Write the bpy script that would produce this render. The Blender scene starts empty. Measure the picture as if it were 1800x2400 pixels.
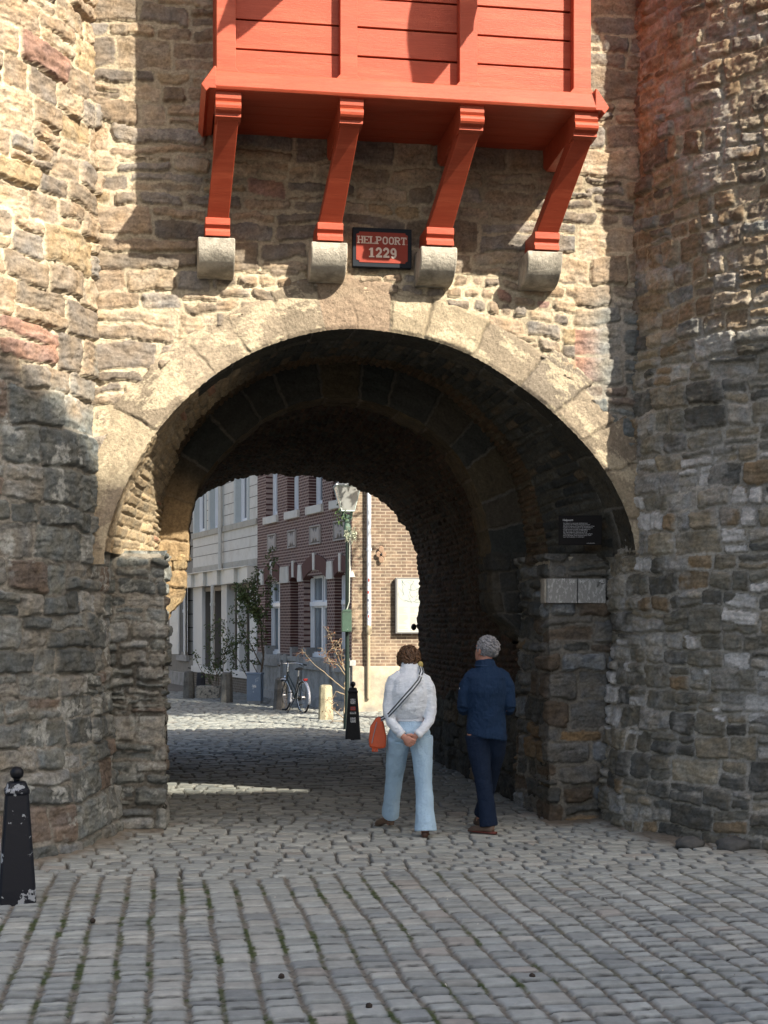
import bpy, bmesh, math, random
import numpy as np
from mathutils import Vector, Matrix

# ------------------------------------------------------------ camera, light
scene = bpy.context.scene
COL = scene.collection
CAM_H = 1.92
CAM_Y = -12.44
CAM_A = math.radians(8.87)
cd = bpy.data.cameras.new('camera'); cam = bpy.data.objects.new('camera', cd); COL.objects.link(cam)
cam.location = (0, CAM_Y, CAM_H)
cam.rotation_euler = (math.radians(90), 0, -CAM_A)
cd.sensor_fit = 'VERTICAL'; cd.sensor_height = 36; cd.lens = 3300 / 2400 * 36
cd.shift_y = 260 / 2400
cd.clip_end = 500
scene.camera = cam

SUN = Vector((-0.67, 1.0, -0.90)).normalized()      # direction the sunlight travels
w = bpy.data.worlds.new('World'); scene.world = w; w.use_nodes = True
nt = w.node_tree; bg = nt.nodes['Background']
sky = nt.nodes.new('ShaderNodeTexSky'); sky.sky_type = 'NISHITA'; sky.sun_disc = False
sky.sun_elevation = math.asin(-SUN.z); sky.sun_rotation = math.atan2(-SUN.x, -SUN.y)
sky.air_density = 1.0; sky.dust_density = 4.0; sky.ozone_density = 0.6
nt.links.new(sky.outputs[0], bg.inputs[0]); bg.inputs[1].default_value = 0.098
sl = bpy.data.lights.new('sun', 'SUN'); so = bpy.data.objects.new('sun', sl); COL.objects.link(so)
sl.energy = 4.6; sl.angle = math.radians(0.6); sl.color = (1.0, 0.93, 0.80)
so.rotation_euler = SUN.to_track_quat('-Z', 'Y').to_euler(); so.location = (8, -14, 16)
scene.view_settings.view_transform = 'Standard'; scene.view_settings.look = 'None'
scene.view_settings.gamma = 1.0; scene.view_settings.exposure = 1.32

# ------------------------------------------------------------ scene helpers
def tag(o, label=None, cat=None, group=None, kind=None):
    if label: o['label'] = label
    if cat: o['category'] = cat
    if group: o['group'] = group
    if kind: o['kind'] = kind
    return o

def empty(name, loc=(0, 0, 0), label=None, cat=None, group=None, rz=0):
    o = bpy.data.objects.new(name, None); COL.objects.link(o)
    o.location = loc; o.rotation_euler = (0, 0, rz); o.empty_display_size = 0.2
    return tag(o, label, cat, group)

def link(name, me, mats=None, parent=None, loc=None, rot=None):
    o = bpy.data.objects.new(name, me); COL.objects.link(o)
    if mats is not None:
        for m in (mats if isinstance(mats, (list, tuple)) else [mats]): me.materials.append(m)
    if parent is not None: o.parent = parent
    if loc is not None: o.location = loc
    if rot is not None: o.rotation_euler = rot
    return o

def copy_tree(o, parent=None):
    c = o.copy(); COL.objects.link(c)
    if parent is not None: c.parent = parent
    for ch in list(o.children): copy_tree(ch, c)
    return c

class MB:
    """collects primitive shapes, then makes one mesh object"""
    def __init__(self): self.bm = bmesh.new(); self.mi = 0
    def _fin(self, verts):
        for f in {f for v in verts for f in v.link_faces}: f.material_index = self.mi
        return verts
    def box(self, x0, x1, y0, y1, z0, z1, M=None, bev=0):
        vs = [self.bm.verts.new(p) for p in [(x0,y0,z0),(x1,y0,z0),(x1,y1,z0),(x0,y1,z0),(x0,y0,z1),(x1,y0,z1),(x1,y1,z1),(x0,y1,z1)]]
        for q in [(0,3,2,1),(4,5,6,7),(0,1,5,4),(1,2,6,5),(2,3,7,6),(3,0,4,7)]: self.bm.faces.new([vs[i] for i in q])
        if bev:
            es = list({e for v in vs for e in v.link_edges})
            r = bmesh.ops.bevel(self.bm, geom=es, offset=bev, segments=2, profile=0.5, affect='EDGES')
            vs = list({v for f in r['faces'] for v in f.verts} | {v for v in vs if v.is_valid})
        if M is not None: bmesh.ops.transform(self.bm, matrix=M, verts=vs)
        return self._fin(vs)
    def prism(self, pts, h0, h1, axis='Z', M=None):
        """polygon pts (2D) extruded along an axis between h0 and h1"""
        def mk(p, h):
            if axis == 'Z': return (p[0], p[1], h)
            if axis == 'Y': return (p[0], h, p[1])
            return (h, p[0], p[1])
        a = [self.bm.verts.new(mk(p, h0)) for p in pts]; b = [self.bm.verts.new(mk(p, h1)) for p in pts]
        n = len(pts)
        self.bm.faces.new(a[::-1]); self.bm.faces.new(b)
        for i in range(n): self.bm.faces.new([a[i], a[(i+1) % n], b[(i+1) % n], b[i]])
        if M is not None: bmesh.ops.transform(self.bm, matrix=M, verts=a+b)
        return self._fin(a+b)
    def tube(self, pts, rad, seg=10, cap=True, ry=None, up=None):
        """tube through points; rad scalar or list; ry = second radius list"""
        pts = [Vector(p) for p in pts]; n = len(pts)
        rad = [rad]*n if not hasattr(rad, '__len__') else rad
        ry = rad if ry is None else ([ry]*n if not hasattr(ry, '__len__') else ry)
        rings = []; prev = None
        for i, p in enumerate(pts):
            t = (pts[min(i+1, n-1)] - pts[max(i-1, 0)]).normalized()
            if prev is None:
                u = Vector(up) if up else (Vector((0, 0, 1)) if abs(t.z) < 0.9 else Vector((1, 0, 0)))
                s = t.cross(u).normalized()
            else:
                s = (prev - t * prev.dot(t)).normalized()
            prev = s; q = t.cross(s)
            rings.append([self.bm.verts.new(p + s*math.cos(2*math.pi*k/seg)*rad[i] + q*math.sin(2*math.pi*k/seg)*ry[i]) for k in range(seg)])
        for i in range(n-1):
            for k in range(seg): self.bm.faces.new([rings[i][k], rings[i][(k+1) % seg], rings[i+1][(k+1) % seg], rings[i+1][k]])
        if cap: self.bm.faces.new(rings[0][::-1]); self.bm.faces.new(rings[-1])
        return self._fin([v for r in rings for v in r])
    def lathe(self, prof, c=(0, 0, 0), seg=16, M=None):
        """profile [(r,z)]"""
        rings = []
        for r, z in prof:
            rings.append([self.bm.verts.new((c[0]+r*math.cos(2*math.pi*k/seg), c[1]+r*math.sin(2*math.pi*k/seg), c[2]+z)) for k in range(seg)])
        for i in range(len(rings)-1):
            for k in range(seg): self.bm.faces.new([rings[i][k], rings[i][(k+1) % seg], rings[i+1][(k+1) % seg], rings[i+1][k]])
        self.bm.faces.new(rings[0][::-1]); self.bm.faces.new(rings[-1])
        vs = [v for r in rings for v in r]
        if M is not None: bmesh.ops.transform(self.bm, matrix=M, verts=vs)
        return self._fin(vs)
    def ball(self, c, r, sc=(1, 1, 1), seg=16, M=None):
        res = bmesh.ops.create_uvsphere(self.bm, u_segments=seg, v_segments=max(6, seg*2//3), radius=r)
        vs = res['verts']
        bmesh.ops.transform(self.bm, matrix=(M or Matrix()) , verts=vs) if M else None
        bmesh.ops.scale(self.bm, vec=sc, verts=vs); bmesh.ops.translate(self.bm, vec=c, verts=vs)
        return self._fin(vs)
    def torus(self, c, R, r, axis=(1, 0, 0), seg=32, sub=8, a0=0, a1=2*math.pi):
        ax = Vector(axis).normalized(); u = ax.orthogonal().normalized()
        if abs(ax.z) < 0.9: u = (Vector((0, 0, 1)) - ax*ax.z).normalized()
        v = ax.cross(u); c = Vector(c); full = abs(a1-a0-2*math.pi) < 1e-6
        n = seg if full else seg+1; rings = []
        for i in range(n):
            a = a0 + (a1-a0)*i/seg; d = u*math.cos(a)+v*math.sin(a)
            rings.append([self.bm.verts.new(c + d*(R + r*math.cos(2*math.pi*k/sub)) + ax*r*math.sin(2*math.pi*k/sub)) for k in range(sub)])
        for i in range(n if full else n-1):
            A, B = rings[i], rings[(i+1) % n]
            for k in range(sub): self.bm.faces.new([A[k], A[(k+1) % sub], B[(k+1) % sub], B[k]])
        return self._fin([x for r_ in rings for x in r_])
    def quad(self, *p):
        vs = [self.bm.verts.new(q) for q in p]; self.bm.faces.new(vs); return self._fin(vs)
    def build(self, name, mats, parent=None, smooth=False, bevel=0, M=None, loc=None, rot=None, auto=None):
        if M is not None: bmesh.ops.transform(self.bm, matrix=M, verts=self.bm.verts)
        bmesh.ops.recalc_face_normals(self.bm, faces=self.bm.faces)
        me = bpy.data.meshes.new(name); self.bm.to_mesh(me); self.bm.free()
        if smooth or auto: me.polygons.foreach_set('use_smooth', [True]*len(me.polygons))
        if auto: me.set_sharp_from_angle(angle=math.radians(auto))
        o = link(name, me, mats, parent, loc, rot)
        if bevel:
            m = o.modifiers.new('bevel', 'BEVEL'); m.width = bevel; m.segments = 2; m.limit_method = 'ANGLE'
        return o

def hide_parent_inverse(o): pass

# ------------------------------------------------------------ materials
def mat(name, base=(.5, .5, .5), rough=.7, spec=.5, metal=0, nscale=0, namt=0.25, bump=0, bscale=None, attr=False, coat=0, c2=None, c2scale=3, c2lo=.45, c2hi=.6, trans=0, emit=None, stretch=None, bstretch=None, bdist=.02):
    m = bpy.data.materials.new(name); m.use_nodes = True
    t = m.node_tree; N = t.nodes; L = t.links; b = N['Principled BSDF']
    b.inputs['Roughness'].default_value = rough; b.inputs['Metallic'].default_value = metal
    b.inputs['Specular IOR Level'].default_value = spec
    b.inputs['Base Color'].default_value = (*base, 1)
    tc = N.new('ShaderNodeTexCoord'); vec = tc.outputs['Object']
    if stretch:
        mp = N.new('ShaderNodeMapping'); mp.inputs['Scale'].default_value = stretch
        L.new(vec, mp.inputs['Vector']); vec = mp.outputs[0]
    src = None
    if attr:
        a = N.new('ShaderNodeAttribute'); a.attribute_name = 'Col'; src = a.outputs['Color']
    else:
        r = N.new('ShaderNodeRGB'); r.outputs[0].default_value = (*base, 1); src = r.outputs[0]
    if c2 is not None:
        n = N.new('ShaderNodeTexNoise'); n.inputs['Scale'].default_value = c2scale; n.inputs['Detail'].default_value = 6; n.inputs['Roughness'].default_value = .65
        L.new(vec, n.inputs['Vector'])
        mr = N.new('ShaderNodeMapRange'); mr.inputs[1].default_value = c2lo; mr.inputs[2].default_value = c2hi
        L.new(n.outputs[0], mr.inputs[0])
        mx = N.new('ShaderNodeMix'); mx.data_type = 'RGBA'; L.new(mr.outputs[0], mx.inputs[0]); L.new(src, mx.inputs[6]); mx.inputs[7].default_value = (*c2, 1)
        src = mx.outputs[2]
    if nscale:
        n = N.new('ShaderNodeTexNoise'); n.inputs['Scale'].default_value = nscale; n.inputs['Detail'].default_value = 8; n.inputs['Roughness'].default_value = .7
        L.new(vec, n.inputs['Vector'])
        mr = N.new('ShaderNodeMapRange'); mr.inputs[1].default_value = .25; mr.inputs[2].default_value = .75
        mr.inputs[3].default_value = 1-namt; mr.inputs[4].default_value = 1+namt
        L.new(n.outputs[0], mr.inputs[0])
        mx = N.new('ShaderNodeMix'); mx.data_type = 'RGBA'; mx.blend_type = 'MULTIPLY'; mx.inputs[0].default_value = 1
        L.new(src, mx.inputs[6]); L.new(mr.outputs[0], mx.inputs[7]); src = mx.outputs[2]
    if nscale or attr or c2 is not None: L.new(src, b.inputs['Base Color'])
    if bump:
        if bstretch:
            mp2 = N.new('ShaderNodeMapping'); mp2.inputs['Scale'].default_value = bstretch; mp2.inputs['Rotation'].default_value = (0, .5, 0); L.new(tc.outputs['Object'], mp2.inputs['Vector']); vec = mp2.outputs[0]
        n = N.new('ShaderNodeTexNoise'); n.inputs['Scale'].default_value = bscale or nscale or 40; n.inputs['Detail'].default_value = 9; n.inputs['Roughness'].default_value = .72
        L.new(vec, n.inputs['Vector'])
        bp = N.new('ShaderNodeBump'); bp.inputs['Strength'].default_value = min(1, bump*1.0); bp.inputs['Distance'].default_value = bdist
        L.new(n.outputs[0], bp.inputs['Height']); L.new(bp.outputs[0], b.inputs['Normal'])
    if coat: b.inputs['Coat Weight'].default_value = coat; b.inputs['Coat Roughness'].default_value = .15
    if trans: b.inputs['Transmission Weight'].default_value = trans
    if emit: b.inputs['Emission Color'].default_value = (*emit[0], 1); b.inputs['Emission Strength'].default_value = emit[1]
    return m

def brick_mat(name, c1, c2, mortar, scale=1, bw=.21, bh=.065, ms=.012, swz='XZ', rough=.85, nsc=9, namt=.35, plaster=None, bump=.5, bright=None):
    """brick pattern in metres laid in object space over the given pair of axes"""
    m = bpy.data.materials.new(name); m.use_nodes = True
    t = m.node_tree; N = t.nodes; L = t.links; b = N['Principled BSDF']; b.inputs['Roughness'].default_value = rough
    b.inputs['Specular IOR Level'].default_value = .3
    tc = N.new('ShaderNodeTexCoord'); sp = N.new('ShaderNodeSeparateXYZ'); L.new(tc.outputs['Object'], sp.inputs[0])
    cb = N.new('ShaderNodeCombineXYZ'); ax = {'X': 0, 'Y': 1, 'Z': 2}
    if swz == 'XYZ':     # any vertical face: x+y run together
        ad = N.new('ShaderNodeMath'); ad.operation = 'ADD'; L.new(sp.outputs[0], ad.inputs[0]); L.new(sp.outputs[1], ad.inputs[1])
        L.new(ad.outputs[0], cb.inputs[0]); L.new(sp.outputs[2], cb.inputs[1])
    else:
        L.new(sp.outputs[ax[swz[0]]], cb.inputs[0]); L.new(sp.outputs[ax[swz[1]]], cb.inputs[1])
    nz = N.new('ShaderNodeTexNoise'); nz.inputs['Scale'].default_value = 2.3; L.new(tc.outputs['Object'], nz.inputs['Vector'])
    vm = N.new('ShaderNodeVectorMath'); vm.operation = 'MULTIPLY_ADD'; L.new(nz.outputs['Color'], vm.inputs[0]); vm.inputs[1].default_value = (.012, .012, 0); L.new(cb.outputs[0], vm.inputs[2])
    bt = N.new('ShaderNodeTexBrick'); L.new(vm.outputs[0], bt.inputs['Vector'])
    bt.inputs['Color1'].default_value = (*c1, 1); bt.inputs['Color2'].default_value = (*c2, 1); bt.inputs['Mortar'].default_value = (*mortar, 1)
    bt.inputs['Scale'].default_value = 1; bt.inputs['Mortar Size'].default_value = ms; bt.inputs['Brick Width'].default_value = bw; bt.inputs['Row Height'].default_value = bh + ms*.5
    bt.inputs['Mortar Smooth'].default_value = .3; bt.inputs['Bias'].default_value = 0
    n = N.new('ShaderNodeTexNoise'); n.inputs['Scale'].default_value = nsc; n.inputs['Detail'].default_value = 8; n.inputs['Roughness'].default_value = .7; L.new(tc.outputs['Object'], n.inputs['Vector'])
    mr = N.new('ShaderNodeMapRange'); mr.inputs[1].default_value = .25; mr.inputs[2].default_value = .75; mr.inputs[3].default_value = 1-namt; mr.inputs[4].default_value = 1+namt; L.new(n.outputs[0], mr.inputs[0])
    mx = N.new('ShaderNodeMix'); mx.data_type = 'RGBA'; mx.blend_type = 'MULTIPLY'; mx.inputs[0].default_value = 1; L.new(bt.outputs['Color'], mx.inputs[6]); L.new(mr.outputs[0], mx.inputs[7])
    src = mx.outputs[2]
    if plaster is not None:   # patches of lime wash
        n2 = N.new('ShaderNodeTexNoise'); n2.inputs['Scale'].default_value = 1.6; n2.inputs['Detail'].default_value = 7; n2.inputs['Roughness'].default_value = .7; L.new(tc.outputs['Object'], n2.inputs['Vector'])
        m2 = N.new('ShaderNodeMapRange'); m2.inputs[1].default_value = .50; m2.inputs[2].default_value = .72; m2.inputs[4].default_value = .75; L.new(n2.outputs[0], m2.inputs[0])
        mx2 = N.new('ShaderNodeMix'); mx2.data_type = 'RGBA'; L.new(m2.outputs[0], mx2.inputs[0]); L.new(src, mx2.inputs[6]); mx2.inputs[7].default_value = (*plaster, 1); src = mx2.outputs[2]
    L.new(src, b.inputs['Base Color'])
    bp = N.new('ShaderNodeBump'); bp.inputs['Strength'].default_value = bump; bp.inputs['Distance'].default_value = .012; bp.invert = True
    L.new(bt.outputs['Fac'], bp.inputs['Height']); L.new(bp.outputs[0], b.inputs['Normal'])
    return m

M = {}
M['stone'] = mat('weathered_stone', rough=.9, spec=.2, nscale=42, namt=.42, bump=.9, bscale=48, attr=True)
M['sett'] = mat('stone_setts', rough=.66, spec=.4, nscale=22, namt=.16, bump=.3, bscale=45, attr=True)
M['ashlar'] = mat('corbel_stone', (.42, .38, .31), .9, .25, nscale=14, namt=.3, bump=.8, bscale=34, c2=(.26, .235, .19), c2scale=5)
M['red'] = mat('red_paint', (.34, .058, .026), .48, .22, nscale=7, namt=.16, bump=.22, bscale=16, coat=.04, stretch=(.8, 9, 9), c2=(.42, .088, .042), c2scale=1.6, c2lo=.48, c2hi=.72)
M['black_paint'] = mat('black_paint', (.010, .011, .014), .38, .25, nscale=20, namt=.3, bump=.1, bscale=30)
M['old_black'] = mat('chipped_black_paint', (.008, .010, .016), .40, .22, c2=(.30, .32, .34), c2scale=6, c2lo=.575, c2hi=.59, bump=.15, bscale=30)
M['white_paint'] = mat('white_paint', (.78, .80, .82), .4, .5, nscale=6, namt=.05)
M['grey_paint'] = mat('grey_render', (.46, .50, .50), .7, .3, nscale=5, namt=.08)
M['render'] = mat('pale_render', (.62, .60, .55), .8, .3, nscale=4, namt=.1, c2=(.52, .48, .42), c2scale=2.2, c2lo=.5, c2hi=.75)
M['plinth'] = mat('grey_plinth_stone', (.33, .33, .32), .85, .3, nscale=7, namt=.15, bump=.15, bscale=30, c2=(.24, .24, .23), c2scale=4)
M['glass'] = mat('window_glass', (.16, .19, .21), .06, .8, nscale=1.2, namt=.3)
M['metal_grey'] = mat('galvanised_metal', (.55, .57, .60), .35, .5, metal=.6, nscale=12, namt=.15)
M['green'] = mat('green_paint', (.010, .020, .016), .5, .3, nscale=14, namt=.25)
M['dark'] = mat('dark_recess', (.02, .02, .02), .9, .1)
M['steel'] = mat('bright_steel', (.65, .66, .68), .25, .5, metal=.9)
M['rubber'] = mat('rubber', (.02, .02, .02), .8, .3)
M['brickfront'] = brick_mat('dark_red_brick', (.085, .030, .026), (.05, .020, .021), (.33, .25, .22), bw=.12, bh=.062, swz='XZ', ms=.015, namt=.22, bump=.25)
M['brickside'] = brick_mat('sunlit_brick', (.165, .112, .080), (.11, .080, .062), (.27, .225, .165), bw=.23, swz='XZ', ms=.012, plaster=(.40, .31, .21))
# ------------------------------------------------------------ noise and masonry height fields
_rs = np.random.RandomState(5)
_perm = _rs.permutation(4096).astype(np.int64)
_ang = (_rs.rand(4096)*2*np.pi)
_gx, _gy = np.cos(_ang), np.sin(_ang)
def perlin(x, y, seed=0):
    xi = np.floor(x).astype(np.int64); yi = np.floor(y).astype(np.int64); fx = x-xi; fy = y-yi
    def g(ix, iy, dx, dy):
        h = _perm[(_perm[(ix+seed*17) & 4095] + iy + seed*131) & 4095]
        return _gx[h]*dx + _gy[h]*dy
    u = fx*fx*fx*(fx*(fx*6-15)+10); v = fy*fy*fy*(fy*(fy*6-15)+10)
    a = g(xi, yi, fx, fy); b = g(xi+1, yi, fx-1, fy); c = g(xi, yi+1, fx, fy-1); d = g(xi+1, yi+1, fx-1, fy-1)
    return (a*(1-u)+b*u)*(1-v) + (c*(1-u)+d*u)*v
def fbm(x, y, seed=0, octv=4, gain=.55):
    s = 0; a = 1; f = 1
    for i in range(octv): s = s + a*perlin(x*f, y*f, seed+i*7); a *= gain; f *= 2.03
    return s
def sstep(a, b, x):
    t = np.clip((x-a)/(b-a), 0, 1); return t*t*(3-2*t)

_tab = np.random.RandomState(11).rand(8192, 7)
def masonry(S, Z, seed=1, hr=(.1, .25), wr=(.15, .5), warp=.03, wscale=2.2, split=.25, joint=.012, rad=.03, bond=False, edge=.012, vsplit=.0, tilt=.05):
    """coursed rubble laid over the plane (S,Z); returns signed distance to the stone edge (negative inside) and random numbers per stone"""
    rng = np.random.RandomState(seed)
    S2 = S + warp*perlin(S*wscale, Z*wscale, seed) + warp*.5*perlin(S*wscale*2.7, Z*wscale*2.7, seed+3)
    Z2 = Z + warp*1.1*perlin(S*wscale*.8, Z*wscale*.9, seed+1) + warp*.55*perlin(S*wscale*2.9, Z*wscale*2.9, seed+4)
    z0, z1 = Z2.min()-.5, Z2.max()+.5; s0, s1 = S2.min()-1, S2.max()+1
    zb = [z0]
    while zb[-1] < z1: zb.append(zb[-1] + rng.uniform(*hr))
    zb = np.array(zb)
    r = np.clip(np.searchsorted(zb, Z2)-1, 0, len(zb)-2)
    BIG = (s1-s0)*4+10
    allb = []; start = []
    for i in range(len(zb)-1):
        b = [s0 - rng.uniform(0, wr[1])]; start.append(len(allb))
        if bond: b = [s0 - (wr[0] if i % 2 else wr[0]*.5)]
        k = 1.0 if bond else (.75 + .5*(zb[i+1]-zb[i]-hr[0])/(hr[1]-hr[0]+1e-6))
        while b[-1] < s1: b.append(b[-1] + rng.uniform(*wr)*k)
        allb += [x + i*BIG for x in b]
    allb = np.array(allb); start = np.array(start)
    idx = np.clip(np.searchsorted(allb, S2 + r*BIG)-1, 0, len(allb)-2)
    c0 = allb[idx]-r*BIG; c1 = allb[idx+1]-r*BIG
    b0 = zb[r]; b1 = zb[r+1]
    col = idx - start[r]
    hid = (r*7919 + col*104729 + seed*31) % 8192
    R = _tab[hid]
    # horizontally split stones
    sp = (R[..., 0] < split) & ((b1-b0) > hr[0]*1.15)
    mid = b0 + (b1-b0)*(.35 + .3*R[..., 1])
    up = sp & (Z2 > mid)
    b0n = np.where(sp & up, mid, b0); b1n = np.where(sp & ~up, mid, b1)
    sub = np.where(up, 1, 0)
    if vsplit:
        vs = (R[..., 5] < vsplit) & ((c1-c0) > wr[0]*1.8); m2 = c0 + (c1-c0)*(.4+.2*R[..., 6]); rt = vs & (S2 > m2)
        c0, c1 = np.where(rt, m2, c0), np.where(vs & ~rt, m2, c1); sub = sub + 2*rt
    hid = (hid + sub*977) % 8192; R = _tab[hid]
    hx = (c1-c0)/2 - joint*(.5+R[..., 3]*.8); hz = (b1n-b0n)/2 - joint*(.5+R[..., 4]*.8)
    px = S2-(c0+c1)/2; pz = Z2-(b0n+b1n)/2
    rot = (R[..., 5]-.5)*tilt*2
    px, pz = px + rot*pz, pz - rot*px
    rr = np.minimum(rad, np.minimum(hx, hz)*.8)
    qx = np.abs(px)-(hx-rr); qz = np.abs(pz)-(hz-rr)
    d = np.minimum(np.maximum(qx, qz), 0) + np.hypot(np.maximum(qx, 0), np.maximum(qz, 0)) - rr
    d = d + edge*perlin(S*14, Z*14, seed+9) + edge*.6*perlin(S*31, Z*31, seed+10)
    return dict(d=d, R=R, px=px, pz=pz, hx=hx, hz=hz, id=hid)

def pick(R, pal):
    """palette [(rgb, weight)] chosen by random array R"""
    wts = np.cumsum([p[1] for p in pal]); wts = wts/wts[-1]
    i = np.clip(np.searchsorted(wts, R), 0, len(pal)-1)
    return np.array([p[0] for p in pal])[i]

def relief(S, Z, m, seed=1, depth=.03, bev=.02, rough=.010, tilt=.25, protr=.02, mort=.004, strata=0.006):
    ins = sstep(0, bev, -m['d'])
    R = m['R']
    h = depth*.5 + protr*(R[..., 2]-.5)*1.6 + tilt*depth*(m['px']/(m['hx']+.01)*(R[..., 3]-.5) + m['pz']/(m['hz']+.01)*(R[..., 4]-.5))*2
    h = h + rough*fbm(S*9+R[..., 0]*50, Z*11, seed+20, 4, .6) + strata*perlin(S*3+R[..., 1]*70, Z*38+R[..., 0]*60+1.5*perlin(S*4, Z*4, seed), seed+21)
    cr = sstep(.05, .0, np.abs(perlin(S*5+R[..., 1]*70, Z*15+R[..., 0]*60+1.2*perlin(S*6, Z*6, seed-18), seed+24)))*(R[..., 6] > .45)
    h = h - depth*.28*cr + .5*rough*np.abs(perlin(S*17+R[..., 2]*9, Z*26, seed+25))
    mo = -depth*.40 + mort*fbm(S*22, Z*22, seed+30, 3) + depth*.75*sstep(-.3, .5, perlin(S*1.4, Z*1.7, seed+33)) - depth*.5*sstep(-.012, .004, m['d'])*sstep(.008, .0, m['d'])
    return mo*(1-ins) + h*ins, ins

def stone_col(S, Z, m, ins, pal, mortar, seed=1, stain=.3, mv=.18):
    R = m['R']
    c = pick(R[..., 1], pal)*(.80 + .4*R[..., 4])[..., None]
    n = fbm(S*5+R[..., 2]*30, Z*7, seed+40, 5, .6)
    n2 = fbm(S*26, Z*30, seed+41, 3, .6)
    c = c*(1 + stain*n*1.2 + .22*n2)[..., None]
    # warm / cool shift within a stone
    w_ = perlin(S*8, Z*8, seed+42)*.14
    c = c*np.stack([1+w_, 1+w_*.2, 1-w_], -1)
    mc = np.array(mortar)*(1 + mv*fbm(S*12, Z*12, seed+43, 4))[..., None]
    k = sstep(.001, -.007, m['d'])[..., None]
    big = fbm(S*1.3, Z*1.3, seed+44, 4)
    mc = mc*(1 + .45*big)[..., None]
    cr = sstep(.05, .0, np.abs(perlin(S*5+R[..., 1]*70, Z*15+R[..., 0]*60+1.2*perlin(S*6, Z*6, seed+3), seed+45)))*(R[..., 6] > .45)
    c = c*(1-.35*cr)[..., None]
    return np.clip(mc*(1-k)+c*k, .01, .95)

def grid_obj(name, P, C, mats, parent=None, mask=None, flip=False, closed=False):
    """P (n,m,3) points, C (n,m,3) colours -> one smooth mesh"""
    n, m = P.shape[:2]
    me = bpy.data.meshes.new(name)
    idx = np.arange(n*m).reshape(n, m)
    a = idx[:-1, :-1]; b = idx[1:, :-1]; c = idx[1:, 1:]; d = idx[:-1, 1:]
    q = np.stack([a, b, c, d], -1).reshape(-1, 4)
    if flip: q = q[:, ::-1]
    if mask is not None:
        mk = (mask[:-1, :-1] & mask[1:, :-1] & mask[1:, 1:] & mask[:-1, 1:]).reshape(-1); q = q[mk]
        used = np.zeros(n*m, bool); used[q.reshape(-1)] = True
        remap = np.cumsum(used)-1; q = remap[q]; V = P.reshape(-1, 3)[used]; CC = C.reshape(-1, 3)[used]
    else: V = P.reshape(-1, 3); CC = C.reshape(-1, 3)
    me.vertices.add(len(V)); me.vertices.foreach_set('co', np.ascontiguousarray(V, dtype=np.float32).ravel())
    me.loops.add(q.size); me.loops.foreach_set('vertex_index', np.ascontiguousarray(q, dtype=np.int32).ravel())
    me.polygons.add(len(q)); me.polygons.foreach_set('loop_start', np.arange(0, q.size, 4, dtype=np.int32))
    me.polygons.foreach_set('loop_total', np.full(len(q), 4, dtype=np.int32))
    me.polygons.foreach_set('use_smooth', np.ones(len(q), bool))
    me.update(calc_edges=True)
    at = me.color_attributes.new('Col', 'FLOAT_COLOR', 'POINT')
    at.data.foreach_set('color', np.ascontiguousarray(np.concatenate([CC, np.ones((len(CC), 1))], 1), dtype=np.float32).ravel())
    me.validate()
    return link(name, me, mats, parent)

def mesh(nx, ny): return np.meshgrid(nx, ny, indexing='ij')

# palettes (linear base colours)
PAL_WALL = [((0.320, 0.242, 0.167), 3), ((0.379, 0.297, 0.207), 3), ((0.268, 0.212, 0.154), 3), ((0.309, 0.188, 0.141), .5), ((0.379, 0.285, 0.173), .7), ((0.220, 0.182, 0.144), 2), ((0.279, 0.242, 0.200), 1.6)]
MORT_WALL = (.44, .37, .26)
PAL_GREY = [((0.162, 0.172, 0.160), 3), ((0.204, 0.210, 0.194), 3), ((0.132, 0.141, 0.134), 2), ((0.240, 0.230, 0.201), 2), ((0.180, 0.147, 0.121), 1.0), ((0.276, 0.281, 0.268), 1)]
MORT_GREY = (.24, .225, .19)
PAL_DARK = [((.085, .085, .075), 4), ((.12, .115, .095), 4), ((.16, .125, .085), 2), ((.06, .062, .058), 3), ((.19, .18, .155), 1.3), ((.14, .085, .055), 1), ((.28, .28, .27), .8)]
MORT_LIME = (.42, .395, .34)
PAL_BROWN = [((.10, .065, .038), 3), ((.125, .082, .05), 2), ((.08, .055, .035), 2), ((.11, .09, .06), 1)]
PAL_BRICK = [((.062, .034, .022), 3), ((.078, .044, .026), 2), ((.05, .03, .021), 2), ((.045, .038, .03), 1)]
PAL_ASHLAR = [((0.276, 0.224, 0.161), 3), ((0.236, 0.196, 0.149), 2), ((0.310, 0.253, 0.172), 2)]

# arch profiles: (x, z) in the gate's own plane, traced round the centre AC
AC = (1.85, 2.55)
def polar(pts):
    th = np.array([math.atan2(z-AC[1], x-AC[0]) for x, z in pts]); r = np.array([math.hypot(x-AC[0], z-AC[1]) for x, z in pts])
    o = np.argsort(th); return th[o], r[o]
PR0 = polar([(4.29, 2.55), (4.265, 2.744), (4.008, 3.293), (3.6, 3.742), (3.128, 4.10), (2.54, 4.41), (2.054, 4.51), (1.569, 4.537), (1.123, 4.443), (.709, 4.269), (.184, 3.872), (-.118, 3.51), (-.333, 3.103), (-.50, 2.668), (-.52, 2.55)])
PR2 = polar([(3.75, 2.55), (3.744, 2.68), (3.684, 3.081), (3.547, 3.57), (3.273, 3.921), (2.91, 4.27), (2.372, 4.519), (1.808, 4.58), (1.356, 4.534), (.921, 4.379), (.49, 4.057), (.208, 3.719), (.042, 3.338), (-.042, 2.864), (-.05, 2.55)])
PR3 = polar([(3.37, 2.55), (3.341, 2.9), (3.227, 3.253), (3.046, 3.62), (2.685, 3.953), (2.238, 4.165), (1.808, 4.23), (1.487, 4.205), (1.095, 4.05), (.662, 3.70), (.362, 3.342), (.255, 2.867), (.25, 2.55)])
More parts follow.
